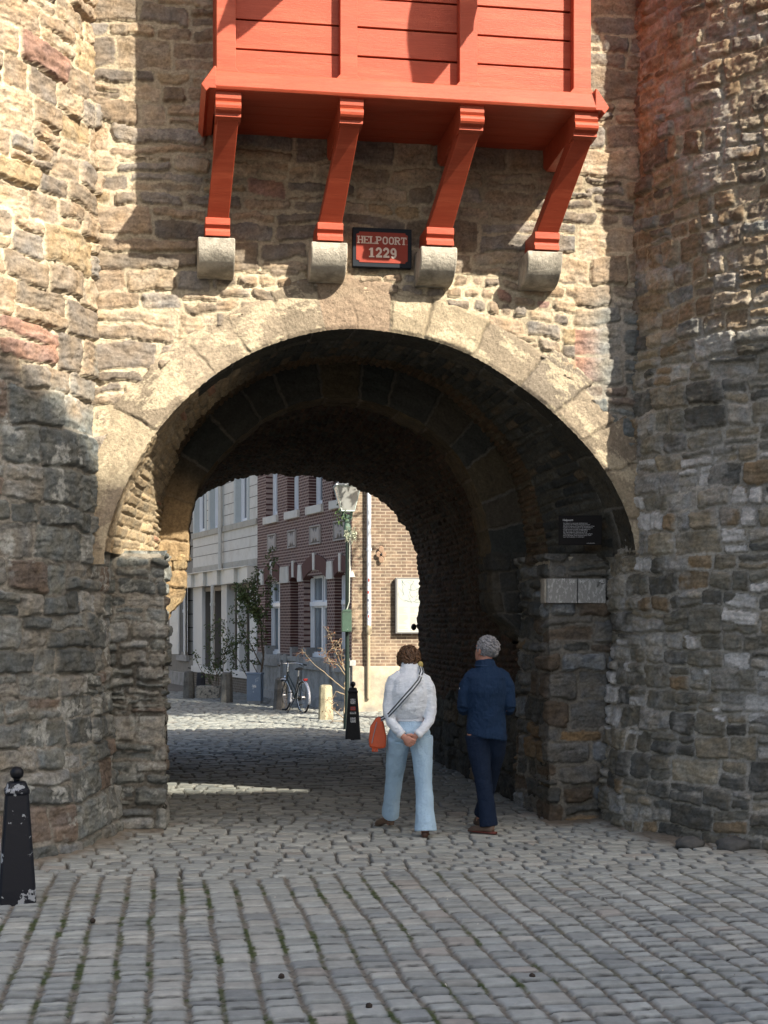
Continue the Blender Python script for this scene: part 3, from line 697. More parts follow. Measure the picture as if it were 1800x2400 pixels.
# ------------------------------------------------------------ painted timber oriel over the arch
def oriel():
    root = empty('timber_oriel', (1.98, -.5, 6.1), 'red painted timber oriel carried on four brackets above the arch', 'oriel')
    def bl(b, name, m=M['red'], **k):
        o = b.build(name, m, root, **k); o.location = (-1.98, .5, -6.1); return o
    posts = [(.417, .572), (1.423, 1.565), (2.42, 2.572), (3.397, 3.549)]
    ztop = 9.0
    for x0, x1 in posts:
        b = MB(); b.box(x0, x1, -1.0, -.86, 6.38, ztop)
        b.prism([(x0-.045, 6.36), (x1+.045, 6.36), (x1+.002, 6.41), (x0-.002, 6.41)], -1.004, -.868, 'Y')
        bl(b, 'post', bevel=.005)
    zs = [6.368, 6.601, 6.842, 7.085, 7.33, 7.57, 7.81, 8.05, 8.3, 8.54, 8.78, 9.0]
    for (a0, a1), (c0, c1) in zip(posts[:-1], posts[1:]):
        b = MB()
        for i in range(len(zs)-1):
            sk = .006*math.sin(i*5+a0*9)
            b.prism([(-.905+sk*.5, zs[i]+.012), (-.905, zs[i+1]-.004), (-.86, zs[i+1]-.004), (-.86, zs[i]+.012)], a1-.01, c0+.01, 'X')
        bl(b, 'panel', bevel=.003)
    # side panels
    for xs in ((.43, .49), (3.476, 3.536)):
        b = MB()
        for i in range(len(zs)-1): b.box(xs[0], xs[1], -.88, .05, zs[i]+.010, zs[i+1]-.003)
        b.box(xs[0]-.008, xs[1]+.008, -.10, .04, 6.3, ztop)
        bl(b, 'side_panel', bevel=.003)
    # sill beam with sloped top and pointed ends
    b = MB(); b.prism([(-1.0, 6.375), (-1.085, 6.345), (-1.125, 6.215), (-1.11, 6.19), (-.9, 6.19), (-.9, 6.375)], .40, 3.56, 'X')
    b.prism([(.395, 6.372), (.41, 6.372), (.41, 6.192), (.355, 6.192), (.33, 6.165), (.29, 6.22)], -1.122, .02, 'Y')
    b.prism([(3.565, 6.372), (3.55, 6.372), (3.55, 6.192), (3.605, 6.192), (3.63, 6.165), (3.67, 6.22)], -1.122, .02, 'Y')
    bl(b, 'sill_beam', bevel=.006)
    b = MB()
    for i in range(5): b.box(.42, 3.545, -.9+i*.19, -.9+i*.19+.186, 6.215, 6.25)
    bl(b, 'floor')
    bx = [(.365, .565), (1.345, 1.565), (2.325, 2.56), (3.31, 3.51)]
    foot = [(.345, .556), (1.305, 1.53), (2.262, 2.507), (3.235, 3.46)]
    for (x0, x1), (f0, f1), (p0, p1) in zip(bx, foot, posts):
        br = empty('bracket', (0, 0, 0)); br.parent = root; br.location = (-1.98, .5, -6.1)
        q0, q1 = p0+.005, p1+.04
        b = MB(); b.prism([(-.93, 6.213), (-.93, 6.03), (-.12, 5.99), (-.02, 6.05), (.04, 6.05), (.04, 6.213)], q0, q1-.01, 'X'); b.build('bearer', M['red'], br, bevel=.005)
        # moulded nose under the sill
        prof = [(-.88, 6.20), (-1.075, 6.20), (-1.075, 6.135), (-1.06, 6.115)]
        for k in range(7):
            a = math.radians(-90+180*k/6); prof.append((-1.055-.035*math.cos(a), 6.075-.04*math.sin(a)))
        prof += [(-1.035, 6.025), (-1.035, 6.0), (-.88, 5.985)]
        b = MB(); b.prism(prof, q0-.015, q1, 'X'); b.build('nose', M['red'], br, bevel=.004)
        b = MB()    # sloping strut, from the nose down to the foot on the stone corbel
        vs = []
        w0, w1 = q0+.005, q1-.015; g0, g1 = f0+.012, f1-.012
        A = [(w0, -.985, 6.01), (w1, -.985, 6.01), (w1, -.80, 6.07), (w0, -.80, 6.07)]
        Bq = [(g0, -.335, 5.36), (g1, -.335, 5.36), (g1, -.10, 5.36), (g0, -.10, 5.36)]
        mid = []
        for i, (p, q) in enumerate(zip(A, Bq)):
            t = .52; bow = -.035 if i < 2 else -.03
            mid.append(tuple(p[j]*(1-t)+q[j]*t + ((.012 if i < 2 else .0) if j == 1 else 0) for j in range(3)))
        ra = [b.bm.verts.new(v) for v in A]; rm = [b.bm.verts.new(v) for v in mid]; rb = [b.bm.verts.new(v) for v in Bq]
        for u_, v_ in ((ra, rm), (rm, rb)):
            for i in range(4): b.bm.faces.new([u_[i], u_[(i+1) % 4], v_[(i+1) % 4], v_[i]])
        b.bm.faces.new(ra); b.bm.faces.new(rb[::-1])
        b.build('strut', M['red'], br, bevel=.006)
        b = MB(); b.prism([(.03, 5.385), (-.33, 5.385), (-.36, 5.375), (-.36, 5.318), (-.33, 5.29), (-.335, 5.262), (-.355, 5.262), (-.355, 5.222), (.03, 5.222)], f0, f1, 'X')
        b.build('foot', M['red'], br, bevel=.004)
        pass
    b = MB(); b.box(.2, 3.8, -1.3, .05, 9.0, 9.12); b.prism([(-1.35, 9.12), (.05, 9.12), (.05, 9.9)], .15, 3.85, 'X'); bl(b, 'roof', mat('oriel_roof', (.06, .06, .07), .6))
oriel()

# flags hung from slanting poles higher up: they stay above the picture and throw the shadows on the oriel
def flag(x, z, lean, cols, label, ln, fw, ph):
    root = empty('flag', (x, -1.05, z), label, 'flag', 'flags above the oriel')
    tip = Vector((lean*1.0, -1.25, .75))
    b = MB(); b.tube([(0, .1, -.06), tip], .018, 8); b.build('pole', M['white_paint'], root)
    b = MB(); n, mm = 14, 18; g = []
    for i in range(n):
        u = i/(n-1); p = tip*(.35+.62*u)
        g.append([b.bm.verts.new((p.x + .05*math.sin(v*5+u*4+ph)+ (u-.5)*-.10*v, p.y + .09*math.sin(v*4+u*9+ph) - (u-.3)*v*.35*.5, p.z - v*fw*(1+.25*u))) for v in [j/(mm-1) for j in range(mm)]])
    for i in range(n-1):
        for j in range(mm-1): b.bm.faces.new([g[i][j], g[i+1][j], g[i+1][j+1], g[i][j+1]])
    o = b.build('cloth', mat('flag_cloth', cols, .8, .2, nscale=3, namt=.1), root, smooth=True)
    s = o.modifiers.new('thick', 'SOLIDIFY'); s.thickness = .004
flag(2.78, 7.75, .25, (.7, .12, .1), 'red flag hanging from a slanting pole over the right of the oriel', 1, .72, 0.)
flag(1.25, 7.95, .15, (.75, .75, .72), 'white flag hanging from a slanting pole over the left of the oriel', 1, .66, 2.)

# ------------------------------------------------------------ lettering helpers
def stroke(b, pts, wd, y, closed=False, th=.004):
    """flat stroke of width wd through (x,z) points on the plane y (front faces -y)"""
    n = len(pts); L_, R_ = [], []
    for i in range(n):
        if closed: p0, p1, p2 = pts[i-1], pts[i], pts[(i+1) % n]
        else: p0, p1, p2 = pts[max(i-1, 0)], pts[i], pts[min(i+1, n-1)]
        d1 = Vector((p1[0]-p0[0], p1[1]-p0[1])); d2 = Vector((p2[0]-p1[0], p2[1]-p1[1]))
        if d1.length < 1e-9: d1 = d2
        if d2.length < 1e-9: d2 = d1
        d = (d1.normalized()+d2.normalized()).normalized(); nrm = Vector((-d.y, d.x)); k = 1/max(.5, abs(nrm.dot(Vector((-d1.y, d1.x)).normalized())))
        w2 = wd/2*k
        L_.append((p1[0]+nrm.x*w2, p1[1]+nrm.y*w2)); R_.append((p1[0]-nrm.x*w2, p1[1]-nrm.y*w2))
    m = n if closed else n-1
    for i in range(m):
        j = (i+1) % n
        q = [L_[i], L_[j], R_[j], R_[i]]
        a = [b.bm.verts.new((p[0], y, p[1])) for p in q]; c_ = [b.bm.verts.new((p[0], y-th, p[1])) for p in q]
        b.bm.faces.new(c_)
        for k in range(4): b.bm.faces.new([a[k], a[(k+1) % 4], c_[(k+1) % 4], c_[k]])
def arcp(cx, cz, rx, rz, a0, a1, n=10):
    return [(cx+rx*math.cos(math.radians(a0+(a1-a0)*i/n)), cz+rz*math.sin(math.radians(a0+(a1-a0)*i/n))) for i in range(n+1)]
def slab_letter(b, ch, x, z, w_, h, t, y):
    """slab serif capital in a box w_ x h"""
    s = t*.62; e = w_*.16
    def V(px, w2=t): stroke(b, [(x+px, z), (x+px, z+h)], w2, y)
    def H(x0, x1, pz, w2=s): stroke(b, [(x+x0, z+pz), (x+x1, z+pz)], w2, y-.0006)
    def serif(px, top=True, bot=True, ex=.20*w_+t*.2):
        if bot: H(px-ex, px+ex, s/2, s)
        if top: H(px-ex, px+ex, h-s/2, s)
    if ch == 'H': V(e); V(w_-e); H(e, w_-e, h/2); serif(e); serif(w_-e)
    if ch == 'E':
        V(e); serif(e); H(e, w_*.9, s/2); H(e, w_*.9, h-s/2); H(e, w_*.62, h/2); stroke(b, [(x+w_*.88, z), (x+w_*.88, z+h*.26)], s*.8, y); stroke(b, [(x+w_*.88, z+h*.74), (x+w_*.88, z+h)], s*.8, y); stroke(b, [(x+w_*.62, z+h*.4), (x+w_*.62, z+h*.6)], s*.8, y)
    if ch == 'L': V(e); serif(e); H(e, w_*.95, s/2); stroke(b, [(x+w_*.9, z), (x+w_*.9, z+h*.32)], s*.8, y)
    if ch == 'P': V(e); serif(e); stroke(b, [(x+e, z+h-s/2), (x+w_*.55, z+h-s/2)]+[(x+w_*.55+p[0], z+h*.72+p[1]) for p in arcp(0, 0, w_*.28, h*.28-s/2, 90, -90, 8)]+[(x+e, z+h*.44+s/2)], t*.8, y)
    if ch == 'O':
        stroke(b, [(x+w_/2+p[0], z+h*.7+p[1]) for p in arcp(0, 0, w_*.34, h*.3-s/2, 0, 180, 8)]+[(x+w_/2+p[0], z+h*.3+p[1]) for p in arcp(0, 0, w_*.34, h*.3-s/2, 180, 360, 8)], t*.85, y, closed=True)
    if ch == 'R':
        slab_letter(b, 'P', x, z, w_, h, t, y); stroke(b, [(x+w_*.5, z+h*.46), (x+w_*.82, z+s/2)], t*.85, y-.0003); H(w_*.68, w_*1.0, s/2)
    if ch == 'T': V(w_/2); H(w_*.05, w_*.95, h-s/2); serif(w_/2, top=False); stroke(b, [(x+w_*.08, z+h), (x+w_*.08, z+h*.72)], s*.8, y); stroke(b, [(x+w_*.92, z+h), (x+w_*.92, z+h*.72)], s*.8, y)
    if ch == '1': stroke(b, [(x+w_*.55, z), (x+w_*.55, z+h)], t*1.25, y); H(w_*.15, w_*.92, s/2); stroke(b, [(x+w_*.18, z+h*.78), (x+w_*.5, z+h*.95)], s, y-.0003)
    if ch == '2': stroke(b, [(x+w_*.15, z+h*.72)]+[(x+w_*.5+p[0], z+h*.70+p[1]) for p in arcp(0, 0, w_*.31, h*.27, 160, -35, 10)]+[(x+w_*.22, z+h*.12)], t*1.0, y); H(w_*.1, w_*.92, s*.8, s*1.6); stroke(b, [(x+w_*.88, z), (x+w_*.88, z+h*.22)], s, y)
    if ch == '9': stroke(b, [(x+w_/2+p[0], z+h*.68+p[1]) for p in arcp(0, 0, w_*.3, h*.27, 0, 360, 16)[:-1]], t*.95, y, closed=True); stroke(b, [(x+w_*.8, z+h*.66)]+[(x+w_*.5+p[0], z+h*.34+p[1]) for p in arcp(0, 0, w_*.31, h*.29, 0, -150, 9)], t*.95, y-.0003)
def text_line(s, size, loc, m, parent, name='lettering', rot=None, ext=0, bold=0):
    cu = bpy.data.curves.new(name, 'FONT'); cu.body = s; cu.size = size; cu.extrude = .0008; cu.offset = bold; cu.resolution_u = 2
    t_ = bpy.data.objects.new('text_source', cu); COL.objects.link(t_); bpy.context.view_layer.update()
    me = bpy.data.meshes.new_from_object(t_.evaluated_get(bpy.context.evaluated_depsgraph_get())); me.name = name
    bpy.data.objects.remove(t_); me.materials.clear(); me.materials.append(m)
    o = bpy.data.objects.new(name, me); COL.objects.link(o)
    o.parent = parent; o.location = loc; o.rotation_euler = rot or (math.radians(90), 0, 0); return o

# name board over the arch
sg = empty('name_board', (1.915, -.06, 5.255), 'dark red enamel sign with pale letters in a black frame over the arch', 'sign')
b = MB(); b.box(-.265, .265, -.012, .05, -.174, .174); b.build('frame', mat('black_enamel', (.010, .014, .020), .5, .15), sg, bevel=.004)
pl = []
for (cx_, cz_, a0) in ((.225, .135, 180), (-.225, .135, 270), (-.225, -.135, 0), (.225, -.135, 90)):
    for k in range(7):
        a = math.radians(a0 + 90 - 90*k/6) ; pl.append((cx_+ .022*math.cos(a)*1, cz_+.022*math.sin(a)))
pl = [(.228-.0, .113), (.222, .117), (.209, .121), (.206, .135)] + [(-.206, .135), (-.209, .121), (-.222, .117), (-.235, .113)] + [(-.235, -.113), (-.222, -.117), (-.209, -.121), (-.206, -.135)] + [(.206, -.135), (.209, -.121), (.222, -.117), (.228, -.113)]
b = MB(); b.prism(pl, -.0165, -.010, 'Y'); b.build('face', mat('red_enamel', (.27, .040, .022), .5, .2, nscale=8, namt=.1), sg)
lm = mat('cream_enamel', (.62, .50, .40), .4)
b = MB(); x = -.223; wl = .052
for ch in 'HELPOORT': slab_letter(b, ch, x, .030, wl, .066, .013, -.0175); x += wl+.0035
b.lathe([(.003, -.0005), (.003, .0005)], (0, 0, 0), 8, Matrix.Translation((.222, -.018, .033)) @ Matrix.Rotation(math.radians(90), 4, 'X'))
x = -.130
for ch in '1229': slab_letter(b, ch, x, -.090, .062, .084, .018, -.0175); x += .066
b.build('lettering', lm, sg)

# black information plate inside the arch, on the curved masonry right of the passage
ip = empty('information_plate', (3.905, .50, 2.80), 'black plate with small white text screwed to the masonry inside the arch', 'plaque', rz=math.radians(-12))
b = MB(); b.box(-.205, .205, -.03, .005, -.14, .14); b.build('plate', mat('black_plate', (.010, .009, .009), .6, .1), ip, bevel=.003)
tm = mat('white_print', (.5, .5, .5), .6)
text_line('Helpoort', .026, (-.165, -.0312, .088), tm, ip, bold=.0006)
lines = ['De Helpoort is de enige middeleeuwse', 'stadspoort die in Maastricht gespaard bleef.', 'De poort behoort tot de eerste omwalling uit het', 'midden van de 13de eeuw. In de Middeleeuwen', 'droeg de poort de naam Hoogbruggepoort,', 'omdat ze naar een hoge poortbrug liep.', 'De naam Helpoort ontstond pas in de', '18de eeuw en is ontleend aan het nabij gelegen', "huis 'In de Helle'. Deze huisnaam komt vaker", 'voor bij smederijen en bakkerijen.']
text_line('\n'.join(lines), .0145, (-.16, -.0312, .062), tm, ip)
for i in range(1): pass
text_line('vvvmaastricht', .014, (.06, -.0312, -.128), tm, ip)
# scratched initials on the pale slabs
sc_ = mat('scratched_lime', (.62, .62, .60), .8)
for s_, x_, z_ in (('SFE', 3.835, 2.305), ('MP', 3.94, 2.30), ('AL', 4.13, 2.305), ('M', 3.76, 2.318)):
    o = text_line(s_, .042, (x_ - 1.85, .622, z_), sc_, gate, 'scratched_initials')

# ------------------------------------------------------------ houses behind the gate
FA = math.radians(12.5)
FC = Vector((3.97, 17.48, 0)); FD = Vector((-math.sin(FA), math.cos(FA), 0)); FN = Vector((-math.cos(FA), -math.sin(FA), 0))   # along, outward
# facade frame: local x = -s (so x runs towards the near corner), local y = into the house, z up
FM = Matrix(((-FD.x, -FN.x, 0, FC.x), (-FD.y, -FN.y, 0, FC.y), (0, 0, 1, 0), (0, 0, 0, 1)))
def facade(b, s0, s1, z0, z1, ops, depth=.3, jamb=True):
    """front wall between s0..s1 with openings (a,b,zb,zt[,rise]); local x=-s"""
    zc = sorted({z0, z1} | {o[2] for o in ops} | {o[3] for o in ops})
    sc = sorted({s0, s1} | {o[0] for o in ops} | {o[1] for o in ops})
    def inside(s, z):
        for o in ops:
            if o[0] < s < o[1] and o[2] < z < o[3]: return True
        return False
    for i in range(len(sc)-1):
        for j in range(len(zc)-1):
            sm, zm = (sc[i]+sc[i+1])/2, (zc[j]+zc[j+1])/2
            if inside(sm, zm): continue
            b.quad((-sc[i+1], 0, zc[j]), (-sc[i], 0, zc[j]), (-sc[i], 0, zc[j+1]), (-sc[i+1], 0, zc[j+1]))
    for o in ops:
        a, c_, zb, zt = o[:4]; d = depth
        b.quad((-c_, 0, zb), (-c_, d, zb), (-c_, d, zt), (-c_, 0, zt)); b.quad((-a, 0, zb), (-a, d, zb), (-a, d, zt), (-a, 0, zt))
        b.quad((-c_, 0, zt), (-a, 0, zt), (-a, d, zt), (-c_, d, zt)); b.quad((-c_, 0, zb), (-a, 0, zb), (-a, d, zb), (-c_, d, zb))
def hroot(name, label, s0):
    r_ = bpy.data.objects.new(name, None); COL.objects.link(r_); r_.matrix_world = FM @ Matrix.Translation((-s0, 0, 0)); tag(r_, label, 'house'); r_['s0'] = s0; return r_
def hpart(b, name, m, root, **k):
    o = b.build(name, m, root, **k); o.location.x = root['s0']; return o
def win(root, a, c_, zb, zt, d, mull=True, transom=None, fr=.075, name='window', curtain=False):
    f = bpy.data.objects.new(name, None); COL.objects.link(f); f.parent = root; f.location = (root['s0'], 0, 0)
    b = MB()
    b.box(-c_, -c_+fr, d-.06, d+.03, zb, zt); b.box(-a-fr, -a, d-.06, d+.03, zb, zt); b.box(-c_+fr, -a-fr, d-.06, d+.03, zb, zb+fr*1.1); b.box(-c_+fr, -a-fr, d-.06, d+.03, zt-fr, zt)
    if transom: b.box(-c_+fr, -a-fr, d-.10, d+.02, transom-.05, transom+.05)
    mx = -(a+c_)/2
    if mull: b.box(mx-.05, mx+.05, d-.05, d+.03, zb+fr, (transom-.05) if transom else zt-fr)
    # inner sash
    zz = [zb+fr*1.1, transom-.05, transom+.05, zt-fr] if transom else [zb+fr*1.1, zt-fr]
    for k in range(0, len(zz), 2):
        for (l, r) in (((-c_+fr, mx-.05), (mx+.05, -a-fr)) if mull else ((-c_+fr, -a-fr),)):
            q = .04; b.box(l, l+q, d-.02, d+.028, zz[k], zz[k+1]); b.box(r-q, r, d-.02, d+.028, zz[k], zz[k+1]); b.box(l+q, r-q, d-.02, d+.028, zz[k], zz[k]+q); b.box(l+q, r-q, d-.02, d+.028, zz[k+1]-q, zz[k+1])
    b.build('frame', M['white_paint'], f, bevel=.006)
    b = MB(); b.box(-c_+.02, -a-.02, d+.032, d+.04, zb+.02, zt-.02); b.build('pane', M['glass'], f)
    return f

bh = hroot('brick_house', 'dark red brick house with tall white windows and carved stone panels', 0)
lo = [(5.2, 6.5, 1.10, 2.98), (3.73, 4.35, 1.2, 3.02), (1.62, 3.30, 1.10, 3.02), (.22, 1.10, 1.12, 3.02)]
up = [(5.42, 6.42, 4.63, 7.0), (3.70, 4.60, 4.63, 7.0), (1.95, 2.93, 4.63, 7.0), (.35, 1.25, 4.63, 7.0)]
b = MB(); facade(b, 0, 7.2, 1.08, 8.2, lo+up, .32)
b.quad((-7.2, .32, 1.0), (0, .32, 1.0), (0, .32, 8.2), (-7.2, .32, 8.2))
hpart(b, 'front_wall', M['brickfront'], bh)
b = MB(); facade(b, 0, 7.2, -.3, .99, [], .1)
b.box(-7.2, 0, -.045, .35, 1.0, 1.12)
for s0_, s1_ in ((5.15, 6.55), (1.57, 3.35), (.17, 1.15)): b.box(-s1_, -s0_, -.075, .3, .84, 1.06)
for s_ in (.06, 1.3, 3.45, 4.5, 5.0, 6.7): b.box(-s_-.26, -s_, -.06, .1, -.3, 1.16)
b.box(-7.2, 0, -.09, .1, -.3, .22)
for o in lo: b.box(-o[1]+.0, -o[1]+.16, -.02, .3, 1.12, 1.34)
for s_ in [x_*.17 for x_ in range(3, 42)]: b.box(-s_-.012, -s_, -.006, .02, .30, .83)
hpart(b, 'plinth', M['plinth'], bh, bevel=.008)
for o, mu, tr in ((lo[0], True, 2.38), (lo[2], True, 2.36), (lo[3], True, 2.38)): win(bh, o[0]+.01, o[1]-.01, o[2]+.02, o[3]+.06, .22, mu, tr)
for o in up: win(bh, o[0]+.01, o[1]-.01, o[2]+.02, o[3]-.05, .24, True, None); 
for o in up:
    b = MB(); b.box(-o[1]-.08, -o[0]+.08, -.07, .3, 4.44, 4.625); hpart(b, 'window_sill', M['render'], bh, bevel=.01)
# segmental brick arches with stone springers and keystones
arch_m = mat('arch_brick', (.095, .038, .032), .85, nscale=9, namt=.35, stretch=(9, 1, 1))
for o in lo:
    b = MB(); st = MB()
    a, c_ = o[0], o[1]; mid_, hw = (a+c_)/2, (c_-a)/2; ri = .22*hw+.04; zs_ = 2.93
    N_ = 12
    for k in range(N_):
        u0, u1 = -1+2*k/N_, -1+2*(k+1)/N_
        f = lambda u: zs_+ri*(1-u*u)
        for (ua, ub) in ((u0, u1),):
            b.prism([(-(mid_+ua*hw), f(ua)), (-(mid_+ub*hw), f(ub)), (-(mid_+ub*hw*1.12), f(ub)+.34), (-(mid_+ua*hw*1.12), f(ua)+.34)], -.03, .30, 'Y')
    b.prism([(-(mid_-hw), zs_), (-(mid_+hw), zs_), (-(mid_+hw), zs_+.2), (-(mid_-hw), zs_+.2)], .1, .3, 'Y') if False else None
    kw = .075; st.prism([(-mid_-kw*.8, zs_+ri-.02), (-mid_+kw*.8, zs_+ri-.02), (-mid_+kw, zs_+ri+.38), (-mid_-kw, zs_+ri+.38)], -.055, .1, 'Y')
    hpart(b, 'window_arch', arch_m, bh); hpart(st, 'keystone', M['render'], bh, bevel=.006)
for s0_, s1_ in ((1.14, 1.58), (3.36, 3.68), (4.40, 5.12), (6.58, 6.95), (-.0, .14)):
    st = MB(); st.prism([(-s1_-.0, 2.90), (-s0_+.0, 2.90), (-s0_-.05, 3.30), (-s1_+.05, 3.30)], -.05, .1, 'Y')
    hpart(st, 'springer', M['render'], bh, bevel=.006)
pf_ = mat('panel_field', (.17, .15, .13), .9, nscale=10, namt=.15)
pm = mat('panel_stone', (.40, .36, .33), .85, nscale=10, namt=.12)
for s0_, s1_ in ((5.5, 6.2), (3.85, 4.5), (2.02, 2.8), (.28, 1.12)):
    x0, x1 = -s1_, -s0_; xm = (x0+x1)/2; hx = (x1-x0)/2*.78; b = MB()
    b.box(x0, x1, -.01, .05, 3.73, 4.17); b.mi = 1
    for sx in (-1, 1):    # raised X made of two chevrons on a sunk field
        b.prism([(xm+sx*hx, 3.79), (xm+sx*hx, 4.11), (xm+sx*hx*.55, 4.11), (xm+sx*hx*.30, 4.0), (xm+sx*hx*.08, 4.07), (xm+sx*.006, 4.11), (xm+sx*.006, 3.79), (xm+sx*hx*.10, 3.83), (xm+sx*hx*.32, 3.90), (xm+sx*hx*.55, 3.79)], -.035, -.008, 'Y')
    fr = .03
    for q in ((x0, x1, 3.73, 3.73+fr), (x0, x1, 4.17-fr, 4.17), (x0, x0+fr, 3.73+fr, 4.17-fr), (x1-fr, x1, 3.73+fr, 4.17-fr)): b.box(q[0], q[1], -.04, 0, q[2], q[3])
    hpart(b, 'carved_panel', [pf_, pm], bh, bevel=.004)
# sunlit gable wall (faces the gate), with the plastered base
gp = bpy.data.objects.new('gable_wall_frame', None)
def gw(b, name, m, **k):   # world-aligned part of the brick house
    o = b.build(name, m, None, **k); o.parent = bh; o.matrix_parent_inverse = bh.matrix_world.inverted(); return o
bpy.data.objects.remove(gp)
bpy.context.view_layer.update()
b = MB(); b.box(3.972, 10.5, 17.5, 18.2, .98, 8.2); gw(b, 'gable_wall', M['brickside'])
b = MB(); b.box(3.975, 10.5, 17.46, 18.0, -.3, .99); gw(b, 'plastered_base', mat('old_plaster', (.42, .36, .26), .9, .2, nscale=8, namt=.2, c2=(.22, .20, .17), c2scale=1.5, c2lo=.45, c2hi=.65, bump=.3, bscale=18), bevel=.02)
b = MB(); b.prism([(0, 8.2), (-7.2, 8.2), (-7.2, 8.35), (0, 8.35)], -.3, 6, 'Y'); hpart(b, 'roof', mat('house_roof', (.07, .05, .045), .8), bh)
b = MB(); b.box(-7.18, -.02, .33, 5.5, .95, 8.2); hpart(b, 'inner_wall', M['dark'], bh)
# rain pipe on the gable, its lower cast iron length, wall anchor
rp = empty('rain_pipe', (4.33, 17.39, 0), 'white and grey rain pipe covered with stickers on the sunlit gable', 'rain pipe')
b = MB(); b.tube([(0, 0, 1.86), (0, 0, 8)], .046, 14); 
for z_ in (3.49, 5.2): b.lathe([(.055, z_-.03), (.058, z_), (.055, z_+.03)], seg=14)
b.build('pipe', mat('zinc_pipe', (.62, .66, .70), .4, .4, nscale=6, namt=.12, metal=.1), rp, auto=40)
b = MB(); b.tube([(0, 0, .28), (0, 0, 1.72)], [.018, .04], 12, cap=True) if False else b.tube([(-.01, .02, .30), (-.01, .0, 1.70)], .040, 12); b.lathe([(.04, 1.66), (.062, 1.70), (.066, 1.80), (.05, 1.87)], seg=14)
b.build('lower_pipe', mat('cast_iron_pipe', (.30, .25, .17), .8, nscale=9, namt=.25), rp, auto=40)
rg = random.Random(3); 
sm = [mat('sticker_white', (.7, .7, .68), .5, c2=(.15, .16, .2), c2scale=60, c2lo=.5, c2hi=.55), mat('sticker_red', (.5, .08, .06), .5), mat('sticker_dark', (.10, .12, .18), .5, c2=(.6, .6, .6), c2scale=50, c2lo=.55, c2hi=.6)]
for i in range(11):
    z_ = 1.95+i*.085; a0 = rg.uniform(-2.2, -1.5); b = MB(); h_ = rg.uniform(.03, .07); wd = rg.uniform(.5, 1.3)
    pp = [(.0475*math.cos(a0-wd/2+wd*k/4), .0475*math.sin(a0-wd/2+wd*k/4)) for k in range(5)]
    for k in range(4): b.quad((*pp[k], z_), (*pp[k+1], z_), (*pp[k+1], z_+h_), (*pp[k], z_+h_))
    b.build('sticker', sm[i % 3 if i % 4 else 0], rp)
an = empty('wall_anchor', (4.60, 17.44, 3.39), 'four lobed iron wall anchor high on the sunlit gable', 'wall anchor')
b = MB()
for dx, dz in ((0, .11), (0, -.11), (-.06, 0), (.06, 0)): b.lathe([(.062, 0), (.066, .012), (.05, .022)], (0, 0, 0), 12, Matrix.Translation((dx, 0, dz)) @ Matrix.Rotation(math.radians(90), 4, 'X') @ Matrix.Diagonal((.85 if dz else .8, 1.15 if dz else 1, 1, 1)))
b.build('rosette', mat('rusted_iron', (.22, .14, .09), .8, nscale=20, namt=.3), an, smooth=False)
b = MB(); b.ball((0, -.03, 0), .025); b.build('bolt', M['black_paint'], an)
# town map board
mb_ = empty('map_board', (5.30, 17.42, 2.29), 'white town map board fixed to the sunlit gable', 'board')
b = MB(); b.box(-.40, .45, -.06, .05, -.60, .60); b.build('case', mat('board_case', (.12, .12, .12), .5), mb_, bevel=.01)
b = MB(); b.box(-.36, .41, -.066, -.055, -.57, .57); b.build('panel', mat('board_panel', (.37, .37, .34), .4, nscale=3, namt=.05), mb_)
rm_ = mat('map_line', (.05, .12, .13), .6); rm2 = mat('map_text', (.25, .20, .15), .6)
b = MB(); rg = random.Random(8)
for i in range(22):
    p = [(rg.uniform(-.33, .38), rg.uniform(.06, .55))]; a = rg.uniform(0, 6.28)
    for k in range(rg.randint(3, 7)):
        a += rg.uniform(-.7, .7); q = (p[-1][0]+math.cos(a)*.07, p[-1][1]+math.sin(a)*.07)
        if -.35 < q[0] < .40 and .04 < q[1] < .56: p.append(q)
    if len(p) > 2: stroke(b, p, rg.choice((.004, .006, .009)), -.0665, th=.001)
b.build('street_lines', rm_, mb_)
b = MB()
for i in range(24):
    z_ = -.03-i*.022
    for c_ in range(3):
        if rg.random() < .8: x0 = -.33+c_*.25; stroke(b, [(x0, z_), (x0+rg.uniform(.08, .21), z_)], .005, -.0665, th=.001)
b.build('legend_text', rm2, mb_)

# pale rendered house
wh = hroot('rendered_house', 'pale rendered house with a shopfront left of the brick house', 7.2)
upw = [(8.15, 9.30, 4.67, 7.2), (10.80, 12.15, 4.67, 7.2), (12.75, 14.05, 4.67, 7.2)]
b = MB(); facade(b, 7.2, 14.3, 3.40, 8.2, upw, .34)
hpart(b, 'front_wall', M['render'], wh)
for o in upw:
    b = MB(); b.quad((-o[1]+.002, -.012, 4.67), (-o[1]+.002, .335, 4.67), (-o[1]+.002, .335, 7.2), (-o[1]+.002, -.012, 7.2)); 
    b.box(-o[0], -o[0]+.18, -.02, .0, 4.67, 7.25); b.box(-o[1]-.18, -o[1]+.0, -.02, .0, 4.67, 7.25)
    b.box(-o[1]-.18, -o[0]+.18, -.021, .0, 4.655, 4.672)
    hpart(b, 'window_surround', M['grey_paint'], wh)
b = MB(); b.box(-14.3, -7.2, -.05, .1, 4.50, 4.665); b.box(-14.3, -7.2, -.02, .1, 3.42, 3.62)
hpart(b, 'string_course', mat('stained_band', (.40, .38, .33), .85, nscale=3, namt=.15, c2=(.25, .23, .18), c2scale=4, c2lo=.5, c2hi=.8), wh, bevel=.01)
b = MB()    # joints of the rendering
for z_ in (3.93, 4.22, 4.95, 5.25, 5.55, 5.85, 6.15, 6.45):
    segs = [(7.2, 14.3)] if z_ < 4.5 else [(7.2, 7.95), (9.5, 10.6), (12.35, 12.55)]
    for s0_, s1_ in segs: b.box(-s1_, -s0_, -.004, .01, z_, z_+.02)
